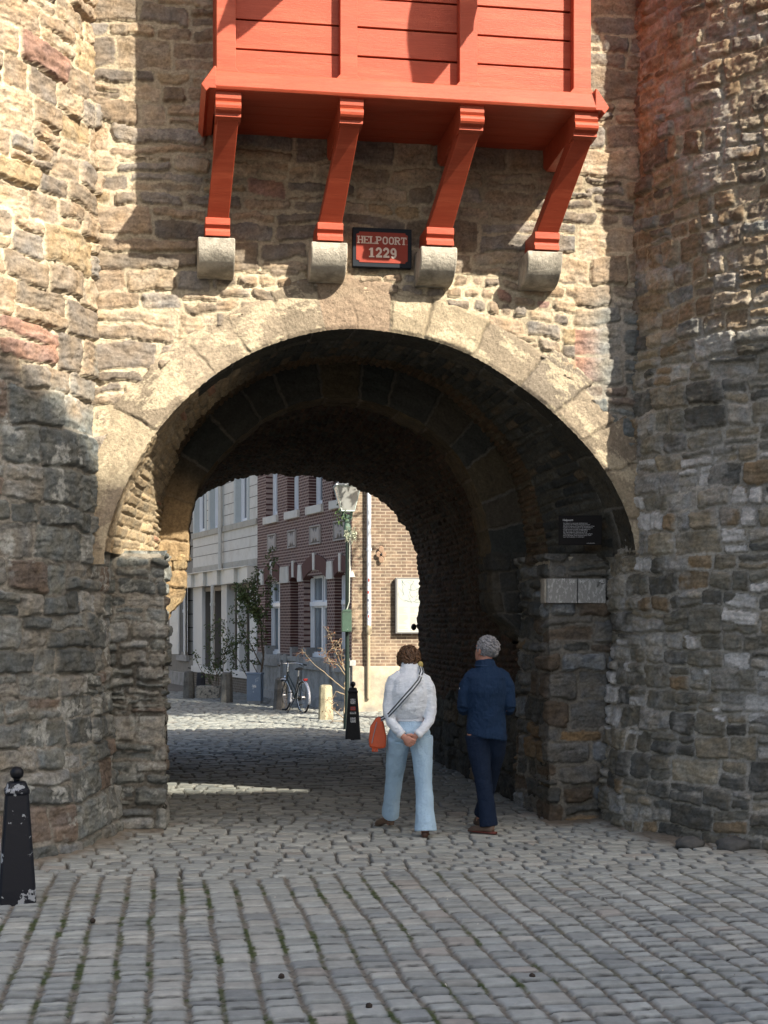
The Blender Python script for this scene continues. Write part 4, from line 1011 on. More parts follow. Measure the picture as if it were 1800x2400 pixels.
hpart(b, 'render_joints', mat('joint_grey', (.20, .19, .17), .9), wh)
for o in upw: win(wh, o[0]+.01, o[1]-.01, 4.68, 7.15, .20, True, 6.35)
b = MB()
cut = [7.25, 7.9, 8.6, 9.6, 10.4, 10.9, 12.0, 12.6, 13.5, 14.6]
for i, (p, q) in enumerate(zip(cut[:-1], cut[1:])): b.box(-q+.01, -p-.01, -.16 if i % 2 else -.26, .05, 3.0, 3.40)
b.box(-14.6, -7.25, -.3, .05, 3.40, 3.425)
hpart(b, 'shop_fascia', mat('fascia_panel', (.66, .64, .58), .6, nscale=3, namt=.06, c2=(.5, .46, .38), c2scale=2, c2lo=.55, c2hi=.8), wh, bevel=.006)
b = MB()
for s0_, s1_ in ((7.3, 7.95), (9.0, 9.2), (10.3, 10.9), (13.15, 14.3)): b.box(-s1_, -s0_, 0, .35, .42, 3.0)
b.box(-14.4, -7.25, -.04, .4, .42, .60)
hpart(b, 'shop_pilasters', mat('pale_paint', (.60, .60, .58), .6, nscale=4, namt=.05), wh, bevel=.008)
b = MB(); b.quad((-14.3, .30, .55), (-7.2, .30, .55), (-7.2, .30, 3.0), (-14.3, .30, 3.0)); 
hpart(b, 'blinds', mat('cream_blinds', (.50, .47, .42), .7, nscale=3, namt=.05), wh)
b = MB()
for s_ in (8.0, 8.55, 9.25, 9.75, 10.95, 12.0, 12.05, 13.1): b.box(-s_-.05, -s_, .10, .30, .6, 2.98)
b.box(-13.15, -7.9, .08, .3, 2.86, 2.99)
hpart(b, 'shopfront_mullions', mat('bronze_mullion', (.10, .09, .08), .5), wh)
b = MB(); b.box(-14.3, -7.2, .0, .35, -.3, .42); hpart(b, 'brick_base', brick_mat('base_brick', (.13, .11, .09), (.10, .085, .07), (.2, .18, .15), swz='XZ', bw=.22), wh)
b = MB(); b.box(-14.28, -7.21, .36, 5.5, -.1, 8.2); hpart(b, 'inner_wall', M['dark'], wh)
b = MB(); b.box(-14.3, -7.2, -.3, 6, 8.2, 8.35); hpart(b, 'roof', mat('house_roof', (.07, .05, .045), .8), wh)
b = MB(); b.tube([(-10.65, -.10, 3.45), (-10.65, -.10, 8.2)], .06, 12); b.tube([(-10.65, -.32, .5), (-10.65, -.32, 3.0)], .055, 12)
for z_ in (4.68, 2.45): b.lathe([(.075, z_-.04), (.075, z_+.04)], (-10.65, -.10 if z_ > 3 else -.32, 0), 12)
hpart(b, 'rain_pipe', mat('painted_pipe', (.50, .49, .45), .6, nscale=8, namt=.1), wh, auto=40)

# grey stone house at the far left
fh = hroot('stone_house', 'dark stone house with white shutters at the far left of the street', 14.3)
ops = [(15.0, 16.0, 1.0, 3.3)]
b = MB(); facade(b, 14.3, 19, -.3, 8, ops, .3); b.box(-19, -14.32, .31, 5, -.3, 8)
b.mi = 1
for z_ in [.5+.42*k for k in range(17)]: b.box(-14.9, -14.3, -.012, .01, z_, z_+.03); b.box(-19, -17.2, -.012, .01, z_, z_+.03)
hpart(b, 'front_wall', [mat('grey_blocks', (.22, .21, .19), .85, nscale=5, namt=.2), M['dark']], fh)
win(fh, 15.0, 16.0, 1.0, 3.3, .15, True, 2.3)
for s_, a_ in ((15.0, 1), (16.0, -1)):
    b = MB(); b.box(0, .52, -.025, .025, .92, 3.35); 
    for z_ in (1.05, 1.9, 2.65): b.box(.07, .45, -.035, .035, z_, z_+.62)
    o = hpart(b, 'shutter', mat('shutter_paint', (.66, .65, .60), .5, nscale=5, namt=.08), fh, bevel=.006); o.location = (14.3-s_ - (0 if a_ > 0 else 0), -.04, 0); o.rotation_euler = (0, 0, math.radians(-20) if a_ > 0 else math.radians(200))
b = MB(); b.box(-16.2, -14.8, -.10, .2, .72, .90); b.box(-19, -14.3, -.06, .1, -.3, .35); hpart(b, 'sill', M['plinth'], fh, bevel=.01)
# ------------------------------------------------------------ street furniture
def iron_bollard(name, loc, label, stickers, chipped, rz=0, H=.80):
    r_ = empty(name, loc, label, 'bollard', None, rz)
    b = MB(); w0, w1 = .122, .068
    def sq(w_, z, ch=.016): return [(-w_+ch, -w_), (w_-ch, -w_), (w_, -w_+ch), (w_, w_-ch), (w_-ch, w_), (-w_+ch, w_), (-w_, w_-ch), (-w_, -w_+ch)], z
    secs = [sq(w0+.004, 0), sq(w0, .10), sq(w1+.010, H-.10), sq(w1+.016, H-.09), sq(w1+.016, H-.065), sq(w1+.004, H-.055), sq(w1-.004, H-.02), sq(w1-.022, H-.012)]
    rings = [[b.bm.verts.new((x, y, z)) for x, y in p] for p, z in secs]
    for A, B_ in zip(rings[:-1], rings[1:]):
        for k in range(8): b.bm.faces.new([A[k], A[(k+1) % 8], B_[(k+1) % 8], B_[k]])
    b.bm.faces.new(rings[0][::-1]); b.bm.faces.new(rings[-1])
    b.build('post', M['old_black'] if chipped else M['black_paint'], r_, bevel=.004)
    b = MB(); b.lathe([(.022, H-.02), (.020, H-.002), (.03, H+.004)], seg=14); b.ball((0, 0, H+.045), .047, (1, 1, .96), 20); b.build('knob', M['black_paint'], r_, smooth=True)
    if stickers:
        rg = random.Random(7)
        for i, (z_, h_, w_) in enumerate(((.595, .085, .082), (.49, .06, .082), (.43, .035, .10), (.29, .085, .088))):
            y = -(w0 + (w1+.01-w0)*((z_-.1)/(H-.2))) ; y2 = -(w0 + (w1+.01-w0)*((z_+h_-.1)/(H-.2)))
            b = MB(); b.quad((-w_/2, y-.0025, z_), (w_/2, y-.0025, z_), (w_/2, y2-.0025, z_+h_), (-w_/2, y2-.0025, z_+h_))
            b.build('sticker', sm[1] if i == 1 else sm[0], r_)
            b = MB()
            for k in range(7):
                x = rg.uniform(-w_*.35, w_*.3); zz = z_ + h_*rg.uniform(.2, .75); f_ = (zz-z_)/h_; yy = y+(y2-y)*f_-.004
                b.box(x, x+rg.uniform(.006, .02), yy-.0005, yy+.001, zz, zz+rg.uniform(.004, .014))
            b.build('sticker_print', sm[2], r_)
    return r_
iron_bollard('iron_bollard', (-1.00, -2.50, 0), 'black iron bollard with chipped paint and ball top in the left foreground', False, True, math.radians(8), .845)
iron_bollard('iron_bollard', (3.06, 10.49, 0), 'black iron bollard covered with stickers in the street behind the arch', True, False, math.radians(-6), .87)

def stone_bollard(loc, label, col, h=.70, rz=0, r=.15, lean=0, seed=1):
    b = MB(); secs = [(r*1.05, 0), (r*1.02, .08), (r*.86, h-.05), (r*.74, h-.012), (r*.5, h)]
    rings = []
    for rr_, z in secs: rings.append([b.bm.verts.new((rr_*math.cos(math.pi/4*k+.39), rr_*math.sin(math.pi/4*k+.39), z)) for k in range(8)])
    for A, B_ in zip(rings[:-1], rings[1:]):
        for k in range(8): b.bm.faces.new([A[k], A[(k+1) % 8], B_[(k+1) % 8], B_[k]])
    b.bm.faces.new(rings[0][::-1]); b.bm.faces.new(rings[-1])
    o = b.build('stone_bollard', mat('bollard_stone', col, .9, .2, nscale=14, namt=.25, bump=.6, bscale=40, c2=tuple(c*.6 for c in col), c2scale=5), None, bevel=.012)
    o.location = loc; o.rotation_euler = (0, math.radians(lean), rz)
    return tag(o, label, 'bollard', 'stone bollards along the street')
stone_bollard((3.15, 15.2, 0), 'pale eight sided stone bollard in the sun right of the bicycle', (.36, .32, .22), .70, .2)
stone_bollard((2.52, 18.5, 0), 'dark stone bollard directly left of the bicycle', (.15, .14, .125), .72, .5, .16, 2)
stone_bollard((1.47, 21.4, 0), 'dark stone bollard between the rough stone block and the blue grey cabinet', (.14, .135, .12), .74, .1, .155, 1)
stone_bollard((.62, 23.6, 0), 'dark stone bollard left of the rough stone block', (.14, .135, .12), .70, .3)
stone_bollard((.95, 24.9, 0), 'low black stone post half hidden behind the farthest grey bollard', (.05, .05, .055), .62, .3, .13)
b = MB(); bmesh.ops.create_icosphere(b.bm, subdivisions=4, radius=.3)
for v in b.bm.verts:
    p = v.co; q = Vector((max(-.30, min(.30, p.x*1.5)), max(-.2, min(.2, p.y)), max(-.16, min(.17, p.z*1.1))))
    n = perlin(np.array([p.x*6+p.z*4.]), np.array([p.y*6.+p.z*5]), 151)[0]; q *= 1+n*.16; v.co = q
o = b.build('stone_block', mat('rough_block', (.34, .32, .27), .95, .2, nscale=22, namt=.4, bump=.9, bscale=30, c2=(.10, .10, .09), c2scale=14, c2lo=.5, c2hi=.62), None, smooth=True)
o.location = (1.10, 23.6, .15); tag(o, 'rough pale stone block lying at the foot of the left rose bush', 'stone')
# blue grey utility cabinet
uc = empty('utility_cabinet', (2.12, 20.9, 0), 'blue grey street cabinet with graffiti and stickers by the pale house', 'cabinet', None, math.radians(-18))
cm = mat('cabinet_paint', (.16, .21, .28), .5, .4, nscale=7, namt=.12)
b = MB(); b.box(-.17, .17, -.13, .13, .08, .70, bev=.006); b.build('body', cm, uc)
b = MB(); b.box(-.185, .185, -.145, .145, .70, .745, bev=.01); b.build('lid', cm, uc)
b = MB(); b.box(-.16, .16, -.12, .12, -.02, .08); b.build('base', M['plinth'], uc)
b = MB()
rg = random.Random(2)
for k in range(5):
    z_ = .30+k*.075; pts_ = [(-.05+.02*k+rg.uniform(-.03, .03), z_)]
    for q in range(6): pts_.append((pts_[-1][0]+rg.uniform(-.03, .035), pts_[-1][1]+rg.uniform(-.03, .03)))
    stroke(b, pts_, .009, -.131, th=.001)
b.build('graffiti', mat('white_marker', (.45, .5, .55), .6), uc)
b = MB(); b.quad((-.02, -.1325, .40), (.06, -.1325, .40), (.06, -.1325, .46), (-.02, -.1325, .46)); b.build('sticker', sm[0], uc)

# street lamp with lantern, cable and switch box
sl_ = empty('street_lamp', (3.24, 12.6, 0), 'green cast iron street lamp with glass lantern and switch box behind the sticker bollard', 'street lamp')
b = MB(); b.lathe([(.07, 0), (.07, .25), (.045, .32), (.040, 1.2), (.032, 3.2), (.03, 3.46)], seg=16); b.build('pole', M['green'], sl_, auto=40)
b = MB(); b.lathe([(.055, 3.44), (.07, 3.48), (.06, 3.56), (.07, 3.62), (.05, 3.70), (.04, 3.80), (.065, 3.86)], seg=16)
for k in range(4):
    a = math.pi/4+k*math.pi/2; b.tube([(.03*math.cos(a), .03*math.sin(a), 3.72), (.10*math.cos(a), .10*math.sin(a), 3.80), (.115*math.cos(a), .115*math.sin(a), 3.92)], .012, 6)
b.build('collar', mat('verdigris_iron', (.07, .12, .09), .6, nscale=20, namt=.4), sl_, auto=40)
lt = empty('lantern', (0, 0, 0)); lt.parent = sl_
b = MB(); w0, w1, z0, z1 = .115, .215, 3.92, 4.36
for sx in (-1, 1):
    for sy in (-1, 1): b.tube([(sx*w0, sy*w0, z0), (sx*w1, sy*w1, z1)], .010, 6)
for w_, z_ in ((w0, z0), (w1, z1)):
    for p, q in (((-1, -1), (1, -1)), ((1, -1), (1, 1)), ((1, 1), (-1, 1)), ((-1, 1), (-1, -1))): b.tube([(p[0]*w_, p[1]*w_, z_), (q[0]*w_, q[1]*w_, z_)], .012, 6)
b.build('frame', mat('lantern_frame', (.45, .52, .48), .5), lt)
gl = mat('milky_glass', (.52, .53, .50), .2, .6, trans=.55)
b = MB(); r0 = [b.bm.verts.new((x*w0, y*w0, z0)) for x, y in ((-1, -1), (1, -1), (1, 1), (-1, 1))]; r1 = [b.bm.verts.new((x*w1, y*w1, z1)) for x, y in ((-1, -1), (1, -1), (1, 1), (-1, 1))]
for k in range(4): b.bm.faces.new([r0[k], r0[(k+1) % 4], r1[(k+1) % 4], r1[k]])
b.build('glass', gl, lt)
b = MB(); b.lathe([(.05, 3.93), (.055, 4.0), (.05, 4.10), (.02, 4.12)], seg=14); b.build('lamp_bulb', M['white_paint'], lt, smooth=True)
b = MB(); r0 = [b.bm.verts.new((x*.24, y*.24, 4.37)) for x, y in ((-1, -1), (1, -1), (1, 1), (-1, 1))]; r1 = [b.bm.verts.new((x*.10, y*.10, 4.52)) for x, y in ((-1, -1), (1, -1), (1, 1), (-1, 1))]; r2 = [b.bm.verts.new((x*.06, y*.06, 4.62)) for x, y in ((-1, -1), (1, -1), (1, 1), (-1, 1))]
for A, B_ in ((r0, r1), (r1, r2)):
    for k in range(4): b.bm.faces.new([A[k], A[(k+1) % 4], B_[(k+1) % 4], B_[k]])
b.bm.faces.new(r0[::-1]); b.bm.faces.new(r2); b.build('cap', mat('lantern_cap', (.55, .57, .55), .5), lt)
b = MB(); b.box(-.115, .065, -.14, -.03, 1.76, 2.12, bev=.012); b.prism([(-.115, 2.12), (.075, 2.12), (.045, 2.16), (-.085, 2.16)], -.15, -.04, 'Y')
b.build('switch_box', mat('box_green', (.030, .065, .045), .5, nscale=10, namt=.25, c2=(.5, .55, .5), c2scale=12, c2lo=.66, c2hi=.7), sl_)
b = MB(); b.tube([(-.02, -.06, 2.14), (.03, -.06, 2.3), (.04, -.055, 3.4), (.06, -.04, 3.55)], .009, 6); b.build('cable', mat('grey_cable', (.40, .42, .36), .6), sl_)
b = MB(); rg = random.Random(12)      # old vines and leaves caught round the collar
def leafq(b, c, s, rg):
    n = Vector((rg.uniform(-1, 1), rg.uniform(-1, 1), rg.uniform(-.4, 1))).normalized(); u = n.orthogonal().normalized(); u = (Matrix.Rotation(rg.uniform(0, 6.3), 3, n) @ u); v = n.cross(u)
    c = Vector(c); vs = [b.bm.verts.new(c+u*s), b.bm.verts.new(c+v*s*.45+n*s*.12), b.bm.verts.new(c-u*s*.7), b.bm.verts.new(c-v*s*.45+n*s*.12)]
    f1 = b.bm.faces.new([vs[0], vs[1], vs[2]]); f2 = b.bm.faces.new([vs[0], vs[2], vs[3]]); f1.material_index = f2.material_index = b.mi
b.build('dummy', M['dark']).name = 'x'; bpy.data.objects.remove(bpy.data.objects['x'])
iv = empty('vine', (3.24, 12.6, 3.6), 'tangle of green and dry vine growing round the lantern collar', 'vine')
b = MB()
for k in range(90):
    a = rg.uniform(2.2, 4.6); rr_ = rg.uniform(.08, .26); leafq(b, (rr_*math.cos(a), rr_*math.sin(a), rg.gauss(.22, .10)), rg.uniform(.02, .04), rg)
b.build('foliage', mat('vine_leaf', (.05, .09, .025), .7, nscale=12, namt=.5), iv)
b = MB()
for k in range(110):
    a = rg.uniform(-2.4, .6); rr_ = rg.uniform(.05, .15); leafq(b, (rr_*math.cos(a)+.03, rr_*math.sin(a), rg.gauss(-.12, .07)), rg.uniform(.015, .035), rg)
for k in range(14):
    a = rg.uniform(-2.5, .5); b.tube([(.05*math.cos(a), .05*math.sin(a), rg.uniform(-.25, .1)), (.14*math.cos(a), .14*math.sin(a), rg.uniform(-.2, .1)), (.10*math.cos(a+.5), .1*math.sin(a+.5), rg.uniform(-.3, 0))], .004, 4)
b.build('dry_stems', mat('dry_vine', (.32, .34, .25), .8, nscale=15, namt=.4), iv)

# ------------------------------------------------------------ bicycle on its stand
bk = empty('bicycle', (2.90, 17.25, 0), 'dark bicycle with silver mudguards parked on its stand by the plinth', 'bicycle', None, 0)
bk.rotation_euler = (math.radians(0), math.radians(0), math.radians(17))
R_ = .345    # local: +y forward, +x right
def wheel(yc, front):
    w_ = empty('wheel', (0, yc, R_)); w_.parent = bk
    if front: w_.rotation_euler = (0, 0, math.radians(4))
    b = MB(); b.torus((0, 0, 0), R_-.018, .019, (1, 0, 0), 48, 8); b.build('tyre', M['rubber'], w_, smooth=True)
    b = MB(); b.torus((0, 0, 0), R_-.042, .010, (1, 0, 0), 48, 6); b.build('rim', M['steel'], w_, smooth=True)
    b = MB(); b.tube([(-.035, 0, 0), (.035, 0, 0)], .022, 10)
    for k in range(28):
        a = 2*math.pi*k/28; b.tube([((-1)**k*.028, .018*math.cos(a+1), .018*math.sin(a+1)), (0, (R_-.045)*math.cos(a), (R_-.045)*math.sin(a))], .0014, 4)
    b.build('spokes', M['steel'], w_)
    b = MB(); a0, a1 = (math.radians(-25), math.radians(115)) if front else (math.radians(-78), math.radians(112))
    n = 20; L0 = []
    for k in range(n+1):
        a = a0+(a1-a0)*k/n   # measured from up towards the rear
        for xx in (-.028, -.02, .0, .02, .028): pass
        L0.append([b.bm.verts.new((xx, -(R_+.018+dz)*math.sin(a), (R_+.018+dz)*math.cos(a))) for xx, dz in ((-.030, -.018), (-.022, 0), (0, .006), (.022, 0), (.030, -.018))])
    for A, B_ in zip(L0[:-1], L0[1:]):
        for k in range(4): b.bm.faces.new([A[k], A[k+1], B_[k+1], B_[k]])
    o = b.build('mudguard', mat('silver_guard', (.62, .64, .70), .3, metal=.3), w_, smooth=True); s = o.modifiers.new('t', 'SOLIDIFY'); s.thickness = .003
wheel(0, False); wheel(1.08, True)
fm_ = mat('bike_frame', (.015, .022, .022), .3)
hub_r, hub_f, bb = Vector((0, 0, R_)), Vector((0, 1.08, R_)), Vector((0, .45, .30))
seat_t, head_b, head_t = Vector((0, .26, .78)), Vector((0, .90, .70)), Vector((0, .86, .86))
b = MB()
b.tube([bb, seat_t], .016, 10); b.tube([bb+Vector((0, .01, .02)), head_b], .020, 10); b.tube([bb+Vector((0, -.03, .18)), head_t-Vector((0, 0, .05))], .016, 10); b.tube([head_b-Vector((0, -.01, .02)), head_t], .022, 10)
for sx in (-1, 1):
    b.tube([bb+Vector((sx*.02, 0, 0)), hub_r+Vector((sx*.055, 0, 0))], .010, 8); b.tube([seat_t+Vector((sx*.012, 0, -.06)), hub_r+Vector((sx*.055, 0, 0))], .009, 8)
    b.tube([head_b+Vector((sx*.035, .01, -.03)), hub_f+Vector((sx*.048, -.03, .12)), hub_f+Vector((sx*.048, 0, 0))], .011, 8)
b.tube([head_b+Vector((-.04, .01, -.03)), head_b+Vector((.04, .01, -.03))], .014, 8)
b.build('frame', fm_, bk, auto=50)
b = MB(); b.box(-.06, .10, .05, .62, .27, .345, bev=.03) if False else b.prism([(.0, .31), (.02, .37), (.43, .35), (.50, .30), (.43, .25), (.02, .29)], .038, .066, 'X'); b.build('chain_guard', M['black_paint'], bk)
b = MB(); b.tube([bb+Vector((-.08, 0, 0)), bb+Vector((.09, 0, 0))], .013, 8); b.tube([bb+Vector((.085, 0, 0)), bb+Vector((.09, .08, -.14))], .008, 8); b.tube([bb+Vector((-.08, 0, 0)), bb+Vector((-.085, -.08, .14))], .008, 8)
b.build('crank', M['steel'], bk)
for sx, dy, dz in ((1, .08, -.14), (-1, -.08, .14)):
    b = MB(); b.box(min(sx*.09, sx*.18), max(sx*.09, sx*.18), bb.y+dy-.035, bb.y+dy+.035, bb.z+dz-.01, bb.z+dz+.01); b.build('pedal', M['rubber'], bk)
b = MB(); b.tube([seat_t, seat_t+Vector((0, -.03, .13))], .012, 10); b.build('seat_post', M['steel'], bk)
b = MB(); b.tube([(0, .13, .93), (0, .19, .945), (0, .27, .935), (0, .38, .93), (0, .43, .925)], [.04, .092, .07, .032, .015], 12, ry=[.015, .032, .026, .02, .01], up=(0, 0, 1)); b.build('saddle', M['rubber'], bk, smooth=True)
hb = head_t+Vector((0, -.03, .16))
b = MB(); b.tube([head_t, hb, hb+Vector((0, .04, .02))], .014, 10)
b.tube([hb+Vector((-.30, -.16, -.005)), hb+Vector((-.27, -.10, .01)), hb+Vector((-.18, .02, .03)), hb+Vector((0, .05, .02)), hb+Vector((.18, .02, .03)), hb+Vector((.27, -.10, .01)), hb+Vector((.30, -.16, -.005))], .011, 8)
b.build('handlebar', M['steel'], bk, auto=60)
for sx in (-1, 1):
    b = MB(); b.tube([hb+Vector((sx*.295, -.15, 0)), hb+Vector((sx*.31, -.26, -.012))], .018, 8); b.build('grip', M['rubber'], bk)
    b = MB(); b.tube([hb+Vector((sx*.24, -.05, .0)), hb+Vector((sx*.27, -.12, -.03)), hb+Vector((sx*.28, -.20, -.04))], .006, 6); b.build('brake_lever', M['black_paint'], bk)
b = MB(); b.box(-.045, .045, -.16, -.10, .70, .75, bev=.012); b.build('rear_light', mat('red_reflector', (.45, .01, .01), .25), bk)
b = MB()
for sx in (-1, 1): b.tube([(sx*.05, .24, .70), (sx*.06, -.02, .705), (sx*.05, -.12, .70)], .006, 6); b.tube([(sx*.06, -.06, .70), (sx*.055, 0, R_)], .005, 6)
b.build('carrier', M['black_paint'], bk)
b = MB(); b.tube([bb+Vector((-.03, -.04, -.02)), bb+Vector((-.16, -.14, -.17)), bb+Vector((-.25, -.20, -.292))], .010, 8); b.build('stand', M['black_paint'], bk)
b = MB(); b.tube([head_b+Vector((0, .05, .04)), head_b+Vector((0, .10, .05))], [.02, .032], 10); b.build('headlight', M['steel'], bk)

# ------------------------------------------------------------ roses
leaf_g = mat('rose_leaf', (.055, .085, .030), .55, .4, nscale=10, namt=.5, c2=(.10, .13, .04), c2scale=7)
leaf_b = mat('young_red_leaf', (.11, .042, .020), .55, .4, nscale=14, namt=.5, c2=(.20, .14, .06), c2scale=9, c2lo=.52, c2hi=.62)
bark = mat('rose_stem', (.10, .075, .05), .85, nscale=20, namt=.3); bark2 = mat('pale_rose_stem', (.22, .17, .11), .85, nscale=20, namt=.3)
def bush(name, base, stems, label, lm_, bk_, lsize=(.03, .055), dens=26, spread=.10, seed=1, r0=.018, twigs=4):
    rg = random.Random(seed); root = empty(name, base, label, 'bush'); s_ = MB(); f_ = MB()
    for st_ in stems:
        pts_ = [Vector(p) for p in st_['p']]; n = len(pts_); rr = [r0*st_.get('k', 1)*(1-.75*i/(n-1)) for i in range(n)]
        # smooth the stem
        fine = []
        for i in range(n-1):
            for k in range(4): fine.append(pts_[i].lerp(pts_[i+1], k/4)+Vector((rg.gauss(0, .008), rg.gauss(0, .008), 0)))
        fine.append(pts_[-1]); rf = [rr[0]+(rr[-1]-rr[0])*i/(len(fine)-1) for i in range(len(fine))]
        s_.tube(fine, rf, 6)
        lo_ = st_.get('from', .35)
        for i in range(int(len(fine)*lo_), len(fine)):
            for t_ in range(st_.get('tw', twigs)):
                d = Vector((rg.gauss(0, 1), rg.gauss(0, .8), rg.gauss(.3, .7))).normalized()*rg.uniform(.4, 1)*spread*2.2
                e = fine[i]+d; mid_ = fine[i].lerp(e, .5)+Vector((0, 0, .03))
                s_.tube([fine[i], mid_, e], [.005, .0035, .002], 4)
                for q in range(st_.get('d', dens)//6):
                    c_ = fine[i].lerp(e, rg.uniform(.3, 1.1))+Vector((rg.gauss(0, .03), rg.gauss(0, .03), rg.gauss(0, .03)))
                    leafq(f_, c_, rg.uniform(*lsize), rg)
    s_.build('stems', bk_, root, auto=60); f_.build('foliage', lm_, root)
    return root
bush('rose_bush', (1.35, 23.7, 0), [
    dict(p=[(0, 0, 0), (-.15, 0, .35), (-.45, .0, .75), (-.62, 0, 1.15)], **{'from': .75}, tw=2),
    dict(p=[(0, 0, 0), (.02, 0, .5), (-.18, 0, 1.0), (-.22, 0, 1.45), (-.10, 0, 1.9)], **{'from': .4}),
    dict(p=[(0, 0, 0), (.12, 0, .45), (.15, .05, 1.0), (.28, 0, 1.5), (.12, 0, 2.0)], **{'from': .35}),
    dict(p=[(0, 0, 0), (.2, 0, .4), (.42, 0, .9), (.38, 0, 1.35)], **{'from': .4}),
    dict(p=[(0, 0, 0), (-.05, 0, .5), (.02, 0, .9), (.3, 0, 1.3), (.6, 0, 1.45)], **{'from': .4}),
    dict(p=[(-.05, 0, .1), (-.2, 0, .5), (-.28, 0, .8)], **{'from': .4})],
    'green climbing rose behind the rough stone block', leaf_g, bark, dens=34, spread=.085, seed=5, r0=.014, twigs=3)
bush('rose_bush', (2.25, 22.2, 0), [
    dict(p=[(.12, 0, 0), (.10, 0, .6), (.16, 0, 1.2), (.08, 0, 1.9), (-.05, 0, 2.5), (.02, 0, 3.2)], k=1.8, **{'from': .45}),
    dict(p=[(.16, 0, 1.0), (.10, 0, 1.6), (.22, 0, 2.3), (.30, 0, 3.0), (.38, 0, 3.6)], **{'from': .3}),
    dict(p=[(.14, 0, .8), (-.15, 0, 1.4), (-.42, 0, 1.9), (-.50, 0, 2.4)], **{'from': .3}),
    dict(p=[(.08, 0, 1.9), (-.22, 0, 2.4), (-.45, 0, 2.75)], **{'from': .15}, tw=9, d=60),
    dict(p=[(.06, 0, 2.2), (-.10, 0, 2.6), (-.15, 0, 2.95)], **{'from': .1}, tw=6, d=40),
    dict(p=[(-.02, 0, .0), (-.18, 0, .5), (-.5, 0, 1.1), (-.85, 0, 1.6)], **{'from': .5}, tw=2),
    dict(p=[(.12, 0, .2), (.02, 0, .7), (-.25, 0, 1.1), (-.35, 0, 1.5)], **{'from': .5}, tw=2)],
    'tall green rose growing behind the blue grey cabinet', leaf_g, bark, (.035, .06), dens=44, spread=.11, seed=8, r0=.018, twigs=3)
bush('rose_bush', (3.38, 14.2, 0), [
    dict(p=[(0, 0, 0), (.03, 0, .5), (.0, 0, .72), (.06, 0, .9), (-.02, 0, 1.2), (-.10, 0, 1.55)], k=1.5, **{'from': .75}),
    dict(p=[(.02, 0, .65), (-.22, 0, .85), (-.55, 0, 1.12), (-.82, 0, 1.42)], **{'from': .72}, tw=2),
    dict(p=[(.05, 0, .9), (-.12, 0, 1.12), (-.28, 0, 1.2), (-.38, 0, 1.38)], **{'from': .35}),
    dict(p=[(.06, 0, .95), (-.08, 0, 1.2), (-.20, 0, 1.5), (-.30, 0, 1.75)], **{'from': .3}),
    dict(p=[(.03, 0, .55), (-.15, 0, .62), (-.24, 0, .45)], **{'from': .8}, tw=1),
    dict(p=[(0, 0, .1), (-.22, 0, .3), (-.30, 0, .5)], **{'from': .3}, tw=1),
    dict(p=[(0, 0, .05), (-.2, 0, .05), (-.35, 0, .25)], **{'from': .3}, tw=1)],
    'rose with reddish young leaves and pale stems between the sunlit bollard and the lamp', leaf_b, bark2, (.016, .032), dens=22, spread=.075, seed=11, r0=.012, twigs=3)

# moss and small weeds in the joints of the square
b = MB(); rg = random.Random(21); xs_, ys_ = [], []
for k in range(5200):
    x = rg.uniform(-2.0, 2.2); y = rg.uniform(-6.2, -1.6); xs_.append(x); ys_.append(y)
xs_, ys_ = np.array(xs_), np.array(ys_)
mmn = masonry(ys_*1.0, xs_*1.0, 301, hr=(.178, .20), wr=(.125, .19)) if False else None
hh_, cc_ = setts(xs_, ys_, 0) if False else (None, None)
XX, YY = mesh(np.arange(-2.6, 5.4+1e-6, .014), np.concatenate([np.arange(-7.4, 1.0, .014), np.arange(1.0, 8.62, .022)]))
hg, cg = setts(XX, YY, 0)
grn = (cg[..., 1] > cg[..., 0]*1.32) & (hg < .005) & (YY < -1)
ii, jj = np.nonzero(grn); sel = np.random.RandomState(3).choice(len(ii), min(len(ii), 5000), replace=False)
for q in sel:
    x, y = XX[ii[q], jj[q]], YY[ii[q], jj[q]]; z = float(ground_z(np.array([x]), np.array([y]))[0])-.010
    for t_ in range(2): leafq(b, (x+rg.gauss(0, .005), y+rg.gauss(0, .005), z+rg.uniform(0, .016)), rg.uniform(.005, .011), rg)
o = b.build('moss', mat('moss_leaf', (.055, .085, .022), .8, nscale=8, namt=.4)); tag(o, 'green moss and tiny weeds growing in the joints of the square', 'moss', kind='stuff')
b = MB()
for k in range(46):    # fallen petals and crumbs
    x, y = rg.uniform(-1.8, 3.5), rg.uniform(-6.0, -.6); leafq(b, (x, y, .02), rg.uniform(.006, .016), rg)
o = b.build('litter', mat('pale_crumb', (.55, .52, .45), .8)); tag(o, 'pale petals and crumbs scattered over the setts', 'litter', kind='stuff')
for k, (x, y) in enumerate(((1.00, -5.55), (1.95, -5.1), (-.45, -3.3), (.62, -4.9))):
    b = MB(); bmesh.ops.create_icosphere(b.bm, subdivisions=3, radius=.017)
    for v in b.bm.verts: v.co *= 1+.25*perlin(np.array([v.co.x*160.]), np.array([v.co.y*160.+v.co.z*90]), k)[0]
    o = b.build('alder_cone', mat('cone_brown', (.035, .025, .018), .9), None, smooth=True); o.location = (x, y, .025)
    tag(o, ['small dark cone lying in the near middle of the square', 'small dark cone right of the centre, in a joint near the picture bottom', 'small dark cone left on the setts near the bollard', 'small dark cone between two files of setts left of the centre'][k], 'cone', 'dark cones on the setts')

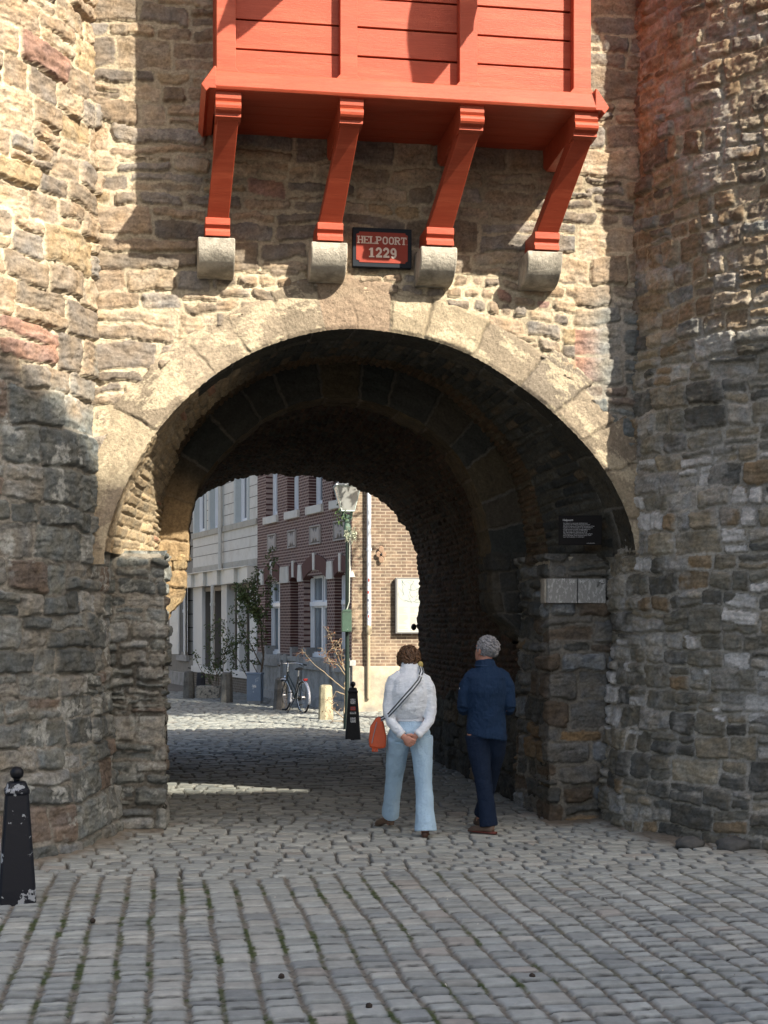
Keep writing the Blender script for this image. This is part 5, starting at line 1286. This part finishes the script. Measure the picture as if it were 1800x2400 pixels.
# unseen tree added beside the passage, crown shaped to shade the street behind
tr = empty('shade_tree', (7.2, 11.4, 0), 'broad unseen tree added beside the gate passage to shade the street behind', 'tree')
rg = random.Random(44); b = MB()
b.tube([(0, 0, -.1), (.02, 0, 1.5), (-.15, .1, 3.4), (-.5, .2, 5.0)], [.24, .19, .16, .13], 12)
tips = []
for k in range(26):
    e = Vector((-2.35+rg.uniform(-2.0, 2.1), .7+rg.uniform(-1.0, 1.1), 7.6+rg.uniform(-1.8, 2.6))); s0 = Vector((-.3, .15, rg.uniform(4.3, 5.2)))
    m_ = s0.lerp(e, .5)+Vector((rg.uniform(-.3, .3), rg.uniform(-.3, .3), .25)); b.tube([s0, m_, e], [.07, .045, .015], 6); tips += [m_.lerp(e, t) for t in (.2, .6, 1)]
b.build('trunk', mat('plane_bark', (.20, .18, .13), .9, nscale=6, namt=.4), tr, auto=60)
b = MB()
cc_ = [Vector((rg.uniform(-4.7, -.1), .7+rg.gauss(0, .55), rg.uniform(5.1, 10.6))) for _ in range(260)]
cc_ = [p for p in cc_ if ((p.x+2.4)/2.6)**2+((p.z-7.9)/3.3)**2 < 1]
cc_ = [p for p in cc_ + tips if p.x < .0 and p.z > 4.95-(.0 if p.x < -2.6 else .3)]
for k in range(24000):
    p = rg.choice(cc_); leafq(b, p+Vector((rg.gauss(0, .24), rg.gauss(0, .24), max(-.22, rg.gauss(0, .24)))), rg.uniform(.06, .11), rg)
b.build('crown', mat('plane_leaf', (.055, .10, .025), .6, nscale=3, namt=.4), tr)

b = MB(); b.ball((0, 0, 0), .05, (.8, 1, 1), 14); o = b.build('iron_knob', M['black_paint'], None, smooth=True); o.location = (3.62, 7.92, 1.86)  # small black knob fixed to the wall edge
tag(o, 'round black iron knob on the far edge of the passage wall beside the map board', 'iron knob')
for k, (x, y, r, lab) in enumerate(((4.40, -1.05, .085, 'loose dark stone at the foot of the right tower, nearer to the arch'), (4.72, -1.22, .11, 'bigger loose dark stone at the foot of the right tower'))):
    b = MB(); bmesh.ops.create_icosphere(b.bm, subdivisions=3, radius=r)
    for v in b.bm.verts:
        p = v.co; v.co = Vector((p.x*1.5, p.y, p.z*.7))*(1+.35*perlin(np.array([p.x*14.+k*7]), np.array([p.y*14.+p.z*12]), 161)[0])
    o = b.build('loose_stone', mat('loose_stone_grey', (.09, .09, .085), .9, nscale=16, namt=.35, bump=.6, bscale=40), None, smooth=True); o.location = (x, y, .05); tag(o, lab, 'stone')
# a further house closing the bend of the street
eh = empty('end_house', (-7.0, 38, 0), 'plain ochre house closing the bend at the far left end of the street', 'house')
b = MB(); b.box(-9, 6.2, 0, 6, -.3, 8.5); b.build('wall', mat('ochre_render', (.42, .34, .24), .85, nscale=2, namt=.12), eh)
b = MB(); b.prism([(-.4, 8.5), (6.4, 8.5), (3, 11)], -9.3, 6.5, 'X'); b.build('roof', mat('tile_roof', (.16, .07, .045), .8, nscale=6, namt=.3), eh)
for i in range(5):
    for j in range(2):
        x0 = -8+i*2.9; z0 = 1.0+j*3.4
        b = MB(); b.box(x0, x0+1.1, -.04, .06, z0, z0+1.9); f_ = b.build('window', M['white_paint'], eh, bevel=.01)
        b = MB()
        for px in (x0+.07, x0+.59):
            b.box(px, px+.44, -.05, -.03, z0+.08, z0+1.82)
        b.build('pane', M['glass'], f_)
# ------------------------------------------------------------ people
SKIN = mat('skin', (.50, .25, .18), .55, .35, nscale=14, namt=.1)
def vox(o, size, smooth=3, disp=0, dscale=.12, fac=.6):
    m = o.modifiers.new('remesh', 'REMESH'); m.mode = 'VOXEL'; m.voxel_size = size; m.use_smooth_shade = True
    s = o.modifiers.new('smooth', 'SMOOTH'); s.factor = fac; s.iterations = smooth
    if disp:
        t = bpy.data.textures.new('folds', 'CLOUDS'); t.noise_scale = dscale; t.noise_depth = 2
        d = o.modifiers.new('folds', 'DISPLACE'); d.texture = t; d.strength = disp; d.mid_level = .5; d.texture_coords = 'LOCAL'
    return o
def fold_shape(o, fn):
    for v in o.data.vertices:
        v.co = fn(v.co)
def hand(b, wrist, dirv, palmn, L=.10, curl=.6, side=1, wd=.040):
    """palm box plus five tapering fingers; dirv wrist->knuckles, palmn = palm normal"""
    d = Vector(dirv).normalized(); n = (Vector(palmn)-d*Vector(palmn).dot(d)).normalized(); s = d.cross(n)*side; w_ = Vector(wrist)
    b.tube([w_-d*.02, w_+d*.02, w_+d*.055, w_+d*.09], [.023, .028, .037, .036], 12, ry=[.018, .015, .014, .012], up=n)
    for k, (off, ln, r) in enumerate(((-.030, .062, .0085), (-.010, .074, .009), (.011, .070, .009), (.031, .054, .008))):
        p = w_+d*.085+s*off; pts_ = [p]; a = 0
        for q in range(3): a += curl*(.5 if q == 0 else .75); p = p + (d*math.cos(a)+n*math.sin(a))*ln*(.42, .32, .26)[q]; pts_.append(p)
        b.tube([w_+d*.05+s*off*.7]+pts_, [r*1.1, r*1.15, r*1.05, r*.95, r*.75], 8)
    p0 = w_+d*.025-s*.03; b.tube([p0, p0+d*.03-s*.022+n*.012, p0+d*.058-s*.022+n*.03, p0+d*.075-s*.008+n*.040], [.013, .012, .010, .008], 8)
def head(b, c, yaw, pitch, sz=1.0):
    """head built round centre c (skull), facing local -y turned by yaw about z then pitched forward"""
    Mx = Matrix.Translation(c) @ Matrix.Rotation(yaw, 4, 'Z') @ Matrix.Rotation(pitch, 4, 'X') @ Matrix.Scale(sz, 4)
    def T(p): return Mx @ Vector(p)
    for (p, r, s) in (((0, .012, .03), .092, (.84, 1.06, 1.0)), ((0, -.03, -.035), .070, (.86, 1.0, 1.1)), ((0, -.052, -.075), .045, (1.0, .95, .8))):
        vs_ = b.ball((0, 0, 0), r, s, 18)
        for v in vs_: v.co = T(v.co+Vector(p))
    b.tube([T((0, -.088, .01)), T((0, -.112, -.028)), T((0, -.095, -.036))], [.008, .014, .010], 8)   # nose
    b.tube([T((-.026, -.088, -.068)), T((0, -.097, -.066)), T((.026, -.088, -.068))], [.004, .008, .004], 8)  # lips
    for sx in (-1, 1):
        b.tube([T((sx*.020, -.088, .022)), T((sx*.042, -.080, .022))], .009, 8)    # brow
        b.tube([T((sx*.078, .01, .022)), T((sx*.090, .022, .012)), T((sx*.088, .022, -.012)), T((sx*.077, .008, -.034))], [.008, .013, .011, .007], 8, ry=[.014, .022, .018, .010])
    return T
def locks(b, c, R3, n, rg, r=(.012, .020), zmin=-.04, T=None, length=.04):
    for k in range(n):
        u = Vector((rg.gauss(0, 1), rg.gauss(0, 1), rg.gauss(.25, 1))).normalized()
        if u.z < zmin or (u.y < -.45 and u.z < .55): continue
        p = Vector((u.x*R3[0], u.y*R3[1], u.z*R3[2])); t1 = u.orthogonal().normalized(); t1 = Matrix.Rotation(rg.uniform(0, 6.3), 3, u) @ t1
        q = [p, p+t1*length*.5+u*.010, p+t1*length*.8-u*.004+t1.cross(u)*length*.3, p+t1*length*.5-u*.012+t1.cross(u)*length*.6]
        b.tube([T(c+x) for x in q], [rg.uniform(*r)*.8, rg.uniform(*r), rg.uniform(*r)*.8, .004], 6)

# local frame of a person: +y is the walking direction (away from the camera), x to the right, origin on the ground
def person(loc, rz, label):
    b = MB(); return b
WLOC, WRZ = (2.155, -.10, .012), -CAM_A
# ---- woman in white, hands clasped behind her back
b = MB(); rg = random.Random(31)
hc = Vector((-.005, .125, 1.592))
Tw = head(b, hc, math.pi, math.radians(-48), .98)
b.tube([(0, -.02, 1.38), (0, .02, 1.47), (0, .07, 1.545)], [.062, .056, .055], 14)
b.tube([(0, .02, .88), (0, .02, 1.0), (0, .01, 1.12), (0, -.02, 1.28), (0, -.01, 1.40), (0, 0, 1.44)], [.155, .135, .125, .155, .15, .07], 18, ry=[.11, .10, .10, .11, .09, .06], up=(0, 1, 0))
for sx in (-1, 1):
    b.tube([(sx*.10, 0, 1.42), (sx*.15, 0, 1.375), (sx*.18, -.03, 1.20), (sx*.178, -.06, 1.08)], [.05, .05, .042, .036], 12)
    b.tube([(sx*.178, -.06, 1.08), (sx*.12, -.13, .985), (sx*.055, -.17, .925)], [.040, .034, .026], 12)
hand(b, (.060, -.178, .925), (-.62, -.05, -.60), (.1, 1, .1), curl=.75, side=1)
hand(b, (-.065, -.195, .918), (.66, -.12, -.50), (.1, 1, .15), curl=.95, side=-1)
legs = {-1: [(-.095, .03, .90), (-.125, .26, .50), (-.155, .52, .15)], 1: [(.10, 0, .90), (.125, .02, .48), (.135, -.03, .10)]}
for sx in (-1, 1): b.tube(legs[sx], [.098, .060, .040], 14)
b.tube([(-.155, .52, .16), (-.165, .52, .08), (-.18, .58, .05)], [.038, .035, .030], 10); b.tube([(.135, -.03, .11), (.135, -.03, .05), (.14, .06, .03)], [.036, .034, .028], 10)
woman = b.build('person', SKIN, None, smooth=True); vox(woman, .0045, 1)
woman.location = WLOC; woman.rotation_euler = (0, 0, WRZ)
tag(woman, 'woman in white jacket and pale blue trousers walking away, hands clasped behind her back', 'person')
def cl(b, name, m, par, v=.008, sm_=3, disp=0, ds=.12, fn=None):
    o = b.build(name, m, par, smooth=True)
    if fn: fold_shape(o, fn)
    return vox(o, v, sm_, disp, ds)
WJ = mat('white_cotton', (.80, .86, .92), .85, .2, nscale=4, namt=.02, bump=.8, bscale=4.0, bstretch=(1.0, 1.0, 2.8), bdist=.05)
b = MB()
b.tube([(0, .02, 1.045), (0, .02, 1.075), (0, .005, 1.12), (0, -.03, 1.20), (0, -.055, 1.30), (0, -.045, 1.39), (0, -.01, 1.445)], [.142, .150, .166, .170, .166, .15, .085], 26, ry=[.108, .115, .132, .138, .130, .105, .075], up=(0, 1, 0))
for sx in (-1, 1):
    b.tube([(sx*.07, -.025, 1.435), (sx*.138, -.03, 1.39), (sx*.168, -.045, 1.32), (sx*.182, -.05, 1.20), (sx*.186, -.06, 1.11), (sx*.165, -.09, 1.05)], [.062, .066, .060, .053, .050, .047], 16)
    b.tube([(sx*.186, -.06, 1.11), (sx*.165, -.10, 1.04), (sx*.118, -.15, .975), (sx*.070, -.175, .932)], [.050, .048, .042, .038], 14)
b.tube([(0, -.015, 1.42), (0, .02, 1.475), (0, .055, 1.525), (0, .065, 1.54)], [.105, .092, .082, .076], 20, ry=[.085, .078, .072, .066], up=(0, 1, 0))
def wfold(p):
    x, y, z = p
    if z > 1.05 and y < .05 and abs(x) < .17:
        f = .010*math.sin(34*(z+.55*abs(x)) + 3*math.sin(9*x)) * min(1, (z-1.05)*6) + .006*math.sin(60*(z*.5+x)+2); p = Vector((x, y-f, z))
    return p
cl(b, 'jacket', WJ, woman, .007, 3, .024, .09)
b = MB(); b.tube([(0, .02, 1.035), (0, .02, 1.07)], [.160, .162], 26, ry=[.116, .119], up=(0, 1, 0), cap=True); cl(b, 'waistband', WJ, woman, .006, 1)
for sx in (-1, 1):
    b = MB(); b.tube([(sx*.088, -.172, .943), (sx*.062, -.182, .921)], [.043, .041], 14); b.build('cuff', mat('cuff_cotton', (.72, .76, .80), .8), woman, smooth=True)
b = MB()
b.tube([(0, .02, 1.06), (0, .02, 1.0), (0, 0, .93), (0, -.005, .86)], [.145, .165, .188, .17], 24, ry=[.11, .12, .128, .11], up=(0, 1, 0))
b.tube([(-.092, .02, .90), (-.110, .13, .72), (-.132, .27, .50), (-.155, .42, .28), (-.168, .52, .13)], [.108, .096, .080, .076, .082], 18, ry=[.11, .095, .076, .078, .092])
b.tube([(.10, 0, .90), (.115, .01, .72), (.128, .02, .48), (.138, -.005, .24), (.142, -.03, .062)], [.108, .094, .078, .080, .092], 18, ry=[.11, .095, .078, .082, .10])
cl(b, 'trousers', mat('pale_blue_denim', (.44, .62, .78), .85, .2, nscale=5, namt=.08, bump=1, bscale=4, bstretch=(1.6, 1, 1.3), bdist=.04), woman, .007, 3, .014, .12)
hm = mat('curly_hair', (.10, .048, .020), .5, .5, nscale=45, namt=.7)
b = MB(); b.ball((0, 0, 0), 1, (.094, .104, .096), 18)
for v in b.bm.verts: v.co = Tw(v.co + Vector((0, .022, .028)))
locks(b, Vector((0, .022, .028)), (.098, .110, .102), 420, rg, (.005, .010), -.45, Tw, .05)
b.build('hair', hm, woman, smooth=True)
sh = mat('brown_leather', (.075, .035, .022), .4, .5, nscale=12, namt=.2)
def boot(b, p, yaw, pitch):
    Mx = Matrix.Translation(p) @ Matrix.Rotation(yaw, 4, 'Z') @ Matrix.Rotation(pitch, 4, 'X')
    t = lambda *q: Mx @ Vector(q)
    b.tube([t(0, 0, .12), t(0, 0, .06), t(0, .02, .035), t(0, .10, .030), t(0, .17, .024), t(0, .20, .018)], [.036, .038, .038, .040, .036, .018], 12, ry=[.040, .044, .036, .030, .022, .010])
    b.tube([t(0, -.02, .03), t(0, -.018, -.022)], [.030, .026], 10)
    b.tube([t(0, -.03, .004), t(0, .06, .012), t(0, .14, -.004), t(0, .20, -.004)], [.034, .036, .040, .024], 12, ry=.010)
b = MB(); boot(b, (.138, -.035, .028), math.radians(-4), math.radians(-6)); b.build('shoe', sh, woman, smooth=True)
b = MB(); boot(b, (-.172, .52, .055), math.radians(42), math.radians(-12)); b.build('shoe', mat('taupe_leather', (.14, .09, .06), .5), woman, smooth=True)
b = MB(); i0 = 0; b.ball((0, 0, 0), .026, (1, .35, 1.25), 14)
for v in b.bm.verts: v.co = v.co + Vector((.098, .03, 1.535))
b.build('earring', mat('gold_disc', (.45, .36, .12), .4, metal=.4), woman, smooth=True)
# orange bag on a striped strap
bag = empty('shoulder_bag', (WLOC[0], WLOC[1], WLOC[2]), 'orange leather shoulder bag on a striped strap at the woman\'s left hip', 'bag', None, WRZ)
om = mat('orange_leather', (.50, .075, .018), .45, .5, nscale=12, namt=.12, bump=.15, bscale=40)
b = MB(); pf = [(-.03, 1.075), (-.055, 1.06), (-.105, .985), (-.118, .87), (-.11, .80), (-.02, .79), (.035, .80), (.04, .90), (.02, 1.0), (.0, 1.07)]
b.prism([(x-.245, z) for x, z in pf], -.03, .09, 'Y'); b.build('body', om, bag, bevel=.02)
b = MB(); b.tube([(-.29, -.036, 1.03), (-.315, -.037, .93), (-.335, -.037, .84)], .005, 6); b.build('zip', mat('zip_metal', (.35, .3, .32), .4, metal=.5), bag)
b = MB(); 
for k in range(4): b.tube([(-.325+k*.012, -.02, .80), (-.33+k*.014, -.03, .775), (-.325+k*.013, -.028, .765)], .006, 5)
b.build('tassel', om, bag)
# strap follows the back from the right shoulder to the left hip
sp_ = [(.095, .02, 1.512), (.105, -.075, 1.475), (.075, -.150, 1.40), (.02, -.19, 1.33), (-.05, -.20, 1.25), (-.12, -.175, 1.165), (-.175, -.13, 1.10), (-.235, -.04, 1.06), (-.27, .02, 1.05)]
def ribbon(b, pts, off0, off1, th, zoff=0):
    pts = [Vector(p) for p in pts]; fine = []
    for i in range(len(pts)-1):
        for k in range(5): fine.append(pts[i].lerp(pts[i+1], k/5))
    fine.append(pts[-1]); prev = None
    for i, p in enumerate(fine):
        t = (fine[min(i+1, len(fine)-1)]-fine[max(i-1, 0)]).normalized(); c0 = Vector((0, .02, p.z)); n = (p-c0); n.z = 0.25 if p.z > 1.44 else 0; n = (n-t*n.dot(t)).normalized(); s = t.cross(n)
        cur = [b.bm.verts.new(p+s*off0+n*(th+zoff)), b.bm.verts.new(p+s*off1+n*(th+zoff)), b.bm.verts.new(p+s*off1+n*zoff), b.bm.verts.new(p+s*off0+n*zoff)]
        if prev:
            for k in range(4): b.bm.faces.new([prev[k], prev[(k+1) % 4], cur[(k+1) % 4], cur[k]])
        prev = cur
b = MB(); ribbon(b, sp_, -.022, .022, .004, .006); b.build('strap', mat('strap_white', (.70, .74, .78), .7), bag)
b = MB(); ribbon(b, sp_, -.018, -.006, .0055, .006); ribbon(b, sp_, .006, .018, .0055, .006); b.build('strap_stripes', mat('strap_navy', (.02, .035, .05), .7), bag)
b = MB(); b.box(-.024, .024, -.006, .006, -.006, .006); b.build('buckle', M['white_paint'], bag, loc=(.092, -.125, 1.440), rot=(0, math.radians(20), 0))

# ---- man in navy
b = MB()
hc = Vector((-.005, .03, 1.655))
Tm = head(b, hc, math.pi+math.radians(-38)+math.radians(76), math.radians(-14), 1.06)
b.tube([(0, -.03, 1.45), (-.01, .0, 1.53), (-.01, .01, 1.60)], [.075, .066, .062], 14)
b.tube([(0, 0, .92), (0, 0, 1.1), (0, -.01, 1.3), (0, -.01, 1.46), (0, 0, 1.5)], [.145, .14, .15, .13, .07], 18, ry=[.10, .10, .11, .085, .06], up=(0, 1, 0))
for sx in (-1, 1):
    b.tube([(sx*.10, 0, 1.43), (sx*.15, 0, 1.39), (sx*.185, -.02, 1.25), (sx*.20, -.03, 1.15)], [.04, .045, .042, .038], 12)
    b.tube([(sx*.20, -.03, 1.15), (sx*.18, .12, 1.12), (sx*.13, .24, 1.14)], [.044, .036, .028], 12)
hand(b, (.125, .25, 1.14), (-.8, .5, .1), (0, -1, .1), curl=.5, side=1); hand(b, (-.125, .25, 1.14), (.8, .5, .1), (0, -1, .1), curl=.5, side=-1)
b.tube([(-.08, 0, .92), (-.03, .02, .50), (.02, -.01, .11)], [.10, .062, .042], 14); b.tube([(.085, .02, .92), (.06, .25, .52), (-.02, .40, .14)], [.10, .062, .042], 14)
b.tube([(.02, -.01, .12), (.0, .0, .05), (-.06, .06, .035)], [.04, .036, .03], 10); b.tube([(-.02, .40, .15), (-.03, .42, .06), (-.04, .50, .04)], [.04, .036, .03], 10)
man = b.build('person', SKIN, None, smooth=True); vox(man, .006, 2)
man.location = (2.875, -.02, .012); man.rotation_euler = (0, 0, -CAM_A)
tag(man, 'grey haired man in navy jacket and dark blue trousers walking away beside the wall', 'person')
NJ = mat('navy_fleece', (.011, .033, .080), .8, .25, nscale=6, namt=.08, bump=1, bscale=3.5, bstretch=(2.2, 1, 1.2), bdist=.06)
b = MB()
b.tube([(0, 0, .875), (0, 0, .93), (0, 0, 1.02), (0, -.005, 1.15), (0, -.025, 1.30), (0, -.03, 1.41), (0, -.01, 1.475), (0, 0, 1.52)], [.178, .180, .174, .168, .180, .185, .145, .085], 28, ry=[.135, .138, .136, .138, .150, .125, .09, .075], up=(0, 1, 0))
for sx in (-1, 1):
    b.tube([(sx*.09, -.01, 1.455), (sx*.155, -.01, 1.408), (sx*.192, -.02, 1.34), (sx*.208, -.03, 1.22), (sx*.214, -.035, 1.145)], [.066, .066, .062, .056, .054], 16)
    b.tube([(sx*.214, -.035, 1.15), (sx*.205, .04, 1.12), (sx*.175, .13, 1.125), (sx*.13, .22, 1.14)], [.052, .050, .045, .040], 14)
b.tube([(-.005, -.01, 1.47), (-.012, .0, 1.525), (-.015, .01, 1.565)], [.105, .092, .086], 20, ry=[.09, .080, .076], up=(0, 1, 0))
for v in b.bm.verts:
    if v.co.z < .95: v.co.z += .035*(-v.co.x/.19)
cl(b, 'jacket', NJ, man, .0075, 3, .030, .12)
b = MB(); b.tube([(-.012, -.0, 1.518), (-.012, .0, 1.530)], [.102, .100], 20, ry=[.090, .088], up=(0, 1, 0)); b.build('collar_fold', mat('navy_collar', (.014, .040, .095), .8), man, smooth=True)
b = MB(); b.box(-.248, -.240, -.045, -.025, 1.31, 1.325); b.build('sleeve_badge', M['white_paint'], man)
b = MB()
b.tube([(0, 0, 1.0), (0, 0, .93), (0, -.005, .86)], [.165, .178, .165], 24, ry=[.12, .128, .115], up=(0, 1, 0))
b.tube([(-.082, 0, .90), (-.065, .01, .72), (-.03, .02, .50), (.0, .005, .28), (.022, -.01, .075)], [.108, .094, .078, .068, .072], 18, ry=[.115, .10, .082, .075, .085])
b.tube([(.085, .02, .90), (.085, .10, .74), (.06, .24, .52), (.015, .34, .28), (-.02, .40, .12)], [.108, .094, .078, .068, .070], 18, ry=[.115, .10, .082, .072, .08])
cl(b, 'trousers', mat('navy_denim', (.010, .020, .045), .85, .2, nscale=8, namt=.12, bump=1, bscale=4, bstretch=(1.6, 1, 1.2), bdist=.04), man, .0075, 3, .012, .12)
b = MB(); b.ball((0, 0, 0), 1, (.084, .100, .090), 18)
for v in b.bm.verts: v.co = Tm(v.co + Vector((0, .022, .036)))
rg = random.Random(33); locks(b, Vector((0, .022, .036)), (.081, .097, .088), 420, rg, (.005, .010), -.50, Tm, .042)
b.build('hair', mat('grey_hair', (.26, .26, .27), .7, .3, nscale=38, namt=.45), man, smooth=True)
b = MB(); b.tube([Tm((-.083, -.0, .018)), Tm((-.078, -.09, .022))], .003, 6); b.tube([Tm((.083, -.0, .018)), Tm((.078, -.09, .022))], .003, 6)
for sx in (-1, 1):
    vs_ = b.torus((0, 0, 0), .024, .0025, (0, 1, 0), 16, 5)
    for v in vs_: v.co = Tm(v.co+Vector((sx*.035, -.108, .008)))
b.build('glasses', M['black_paint'], man)
def shoe(b, p, yaw, pitch=0):
    Mx = Matrix.Translation(p) @ Matrix.Rotation(yaw, 4, 'Z') @ Matrix.Rotation(pitch, 4, 'X'); t = lambda *q: Mx @ Vector(q)
    b.tube([t(0, -.03, .075), t(0, -.03, .045), t(0, .03, .05), t(0, .12, .036), t(0, .20, .026), t(0, .225, .02)], [.034, .042, .044, .048, .042, .02], 12, ry=[.03, .034, .034, .028, .020, .010])
b = MB(); shoe(b, (.022, -.02, .008), math.radians(50)); b.build('shoe', mat('taupe_suede', (.13, .085, .06), .8, nscale=9, namt=.2), man, smooth=True)
b = MB(); Mx = Matrix.Translation((.022, -.02, .008)) @ Matrix.Rotation(math.radians(50), 4, 'Z'); b.tube([Mx @ Vector(q) for q in ((0, -.072, .012), (0, .03, .012), (0, .14, .010), (0, .22, .010))], [.030, .044, .048, .03], 12, ry=.012); b.build('shoe_sole', mat('red_brown_sole', (.14, .03, .02), .6), man, smooth=True)
b = MB(); shoe(b, (-.03, .42, .012), math.radians(8)); b.build('shoe', mat('taupe_suede', (.09, .06, .045), .8, nscale=9, namt=.2), man, smooth=True)
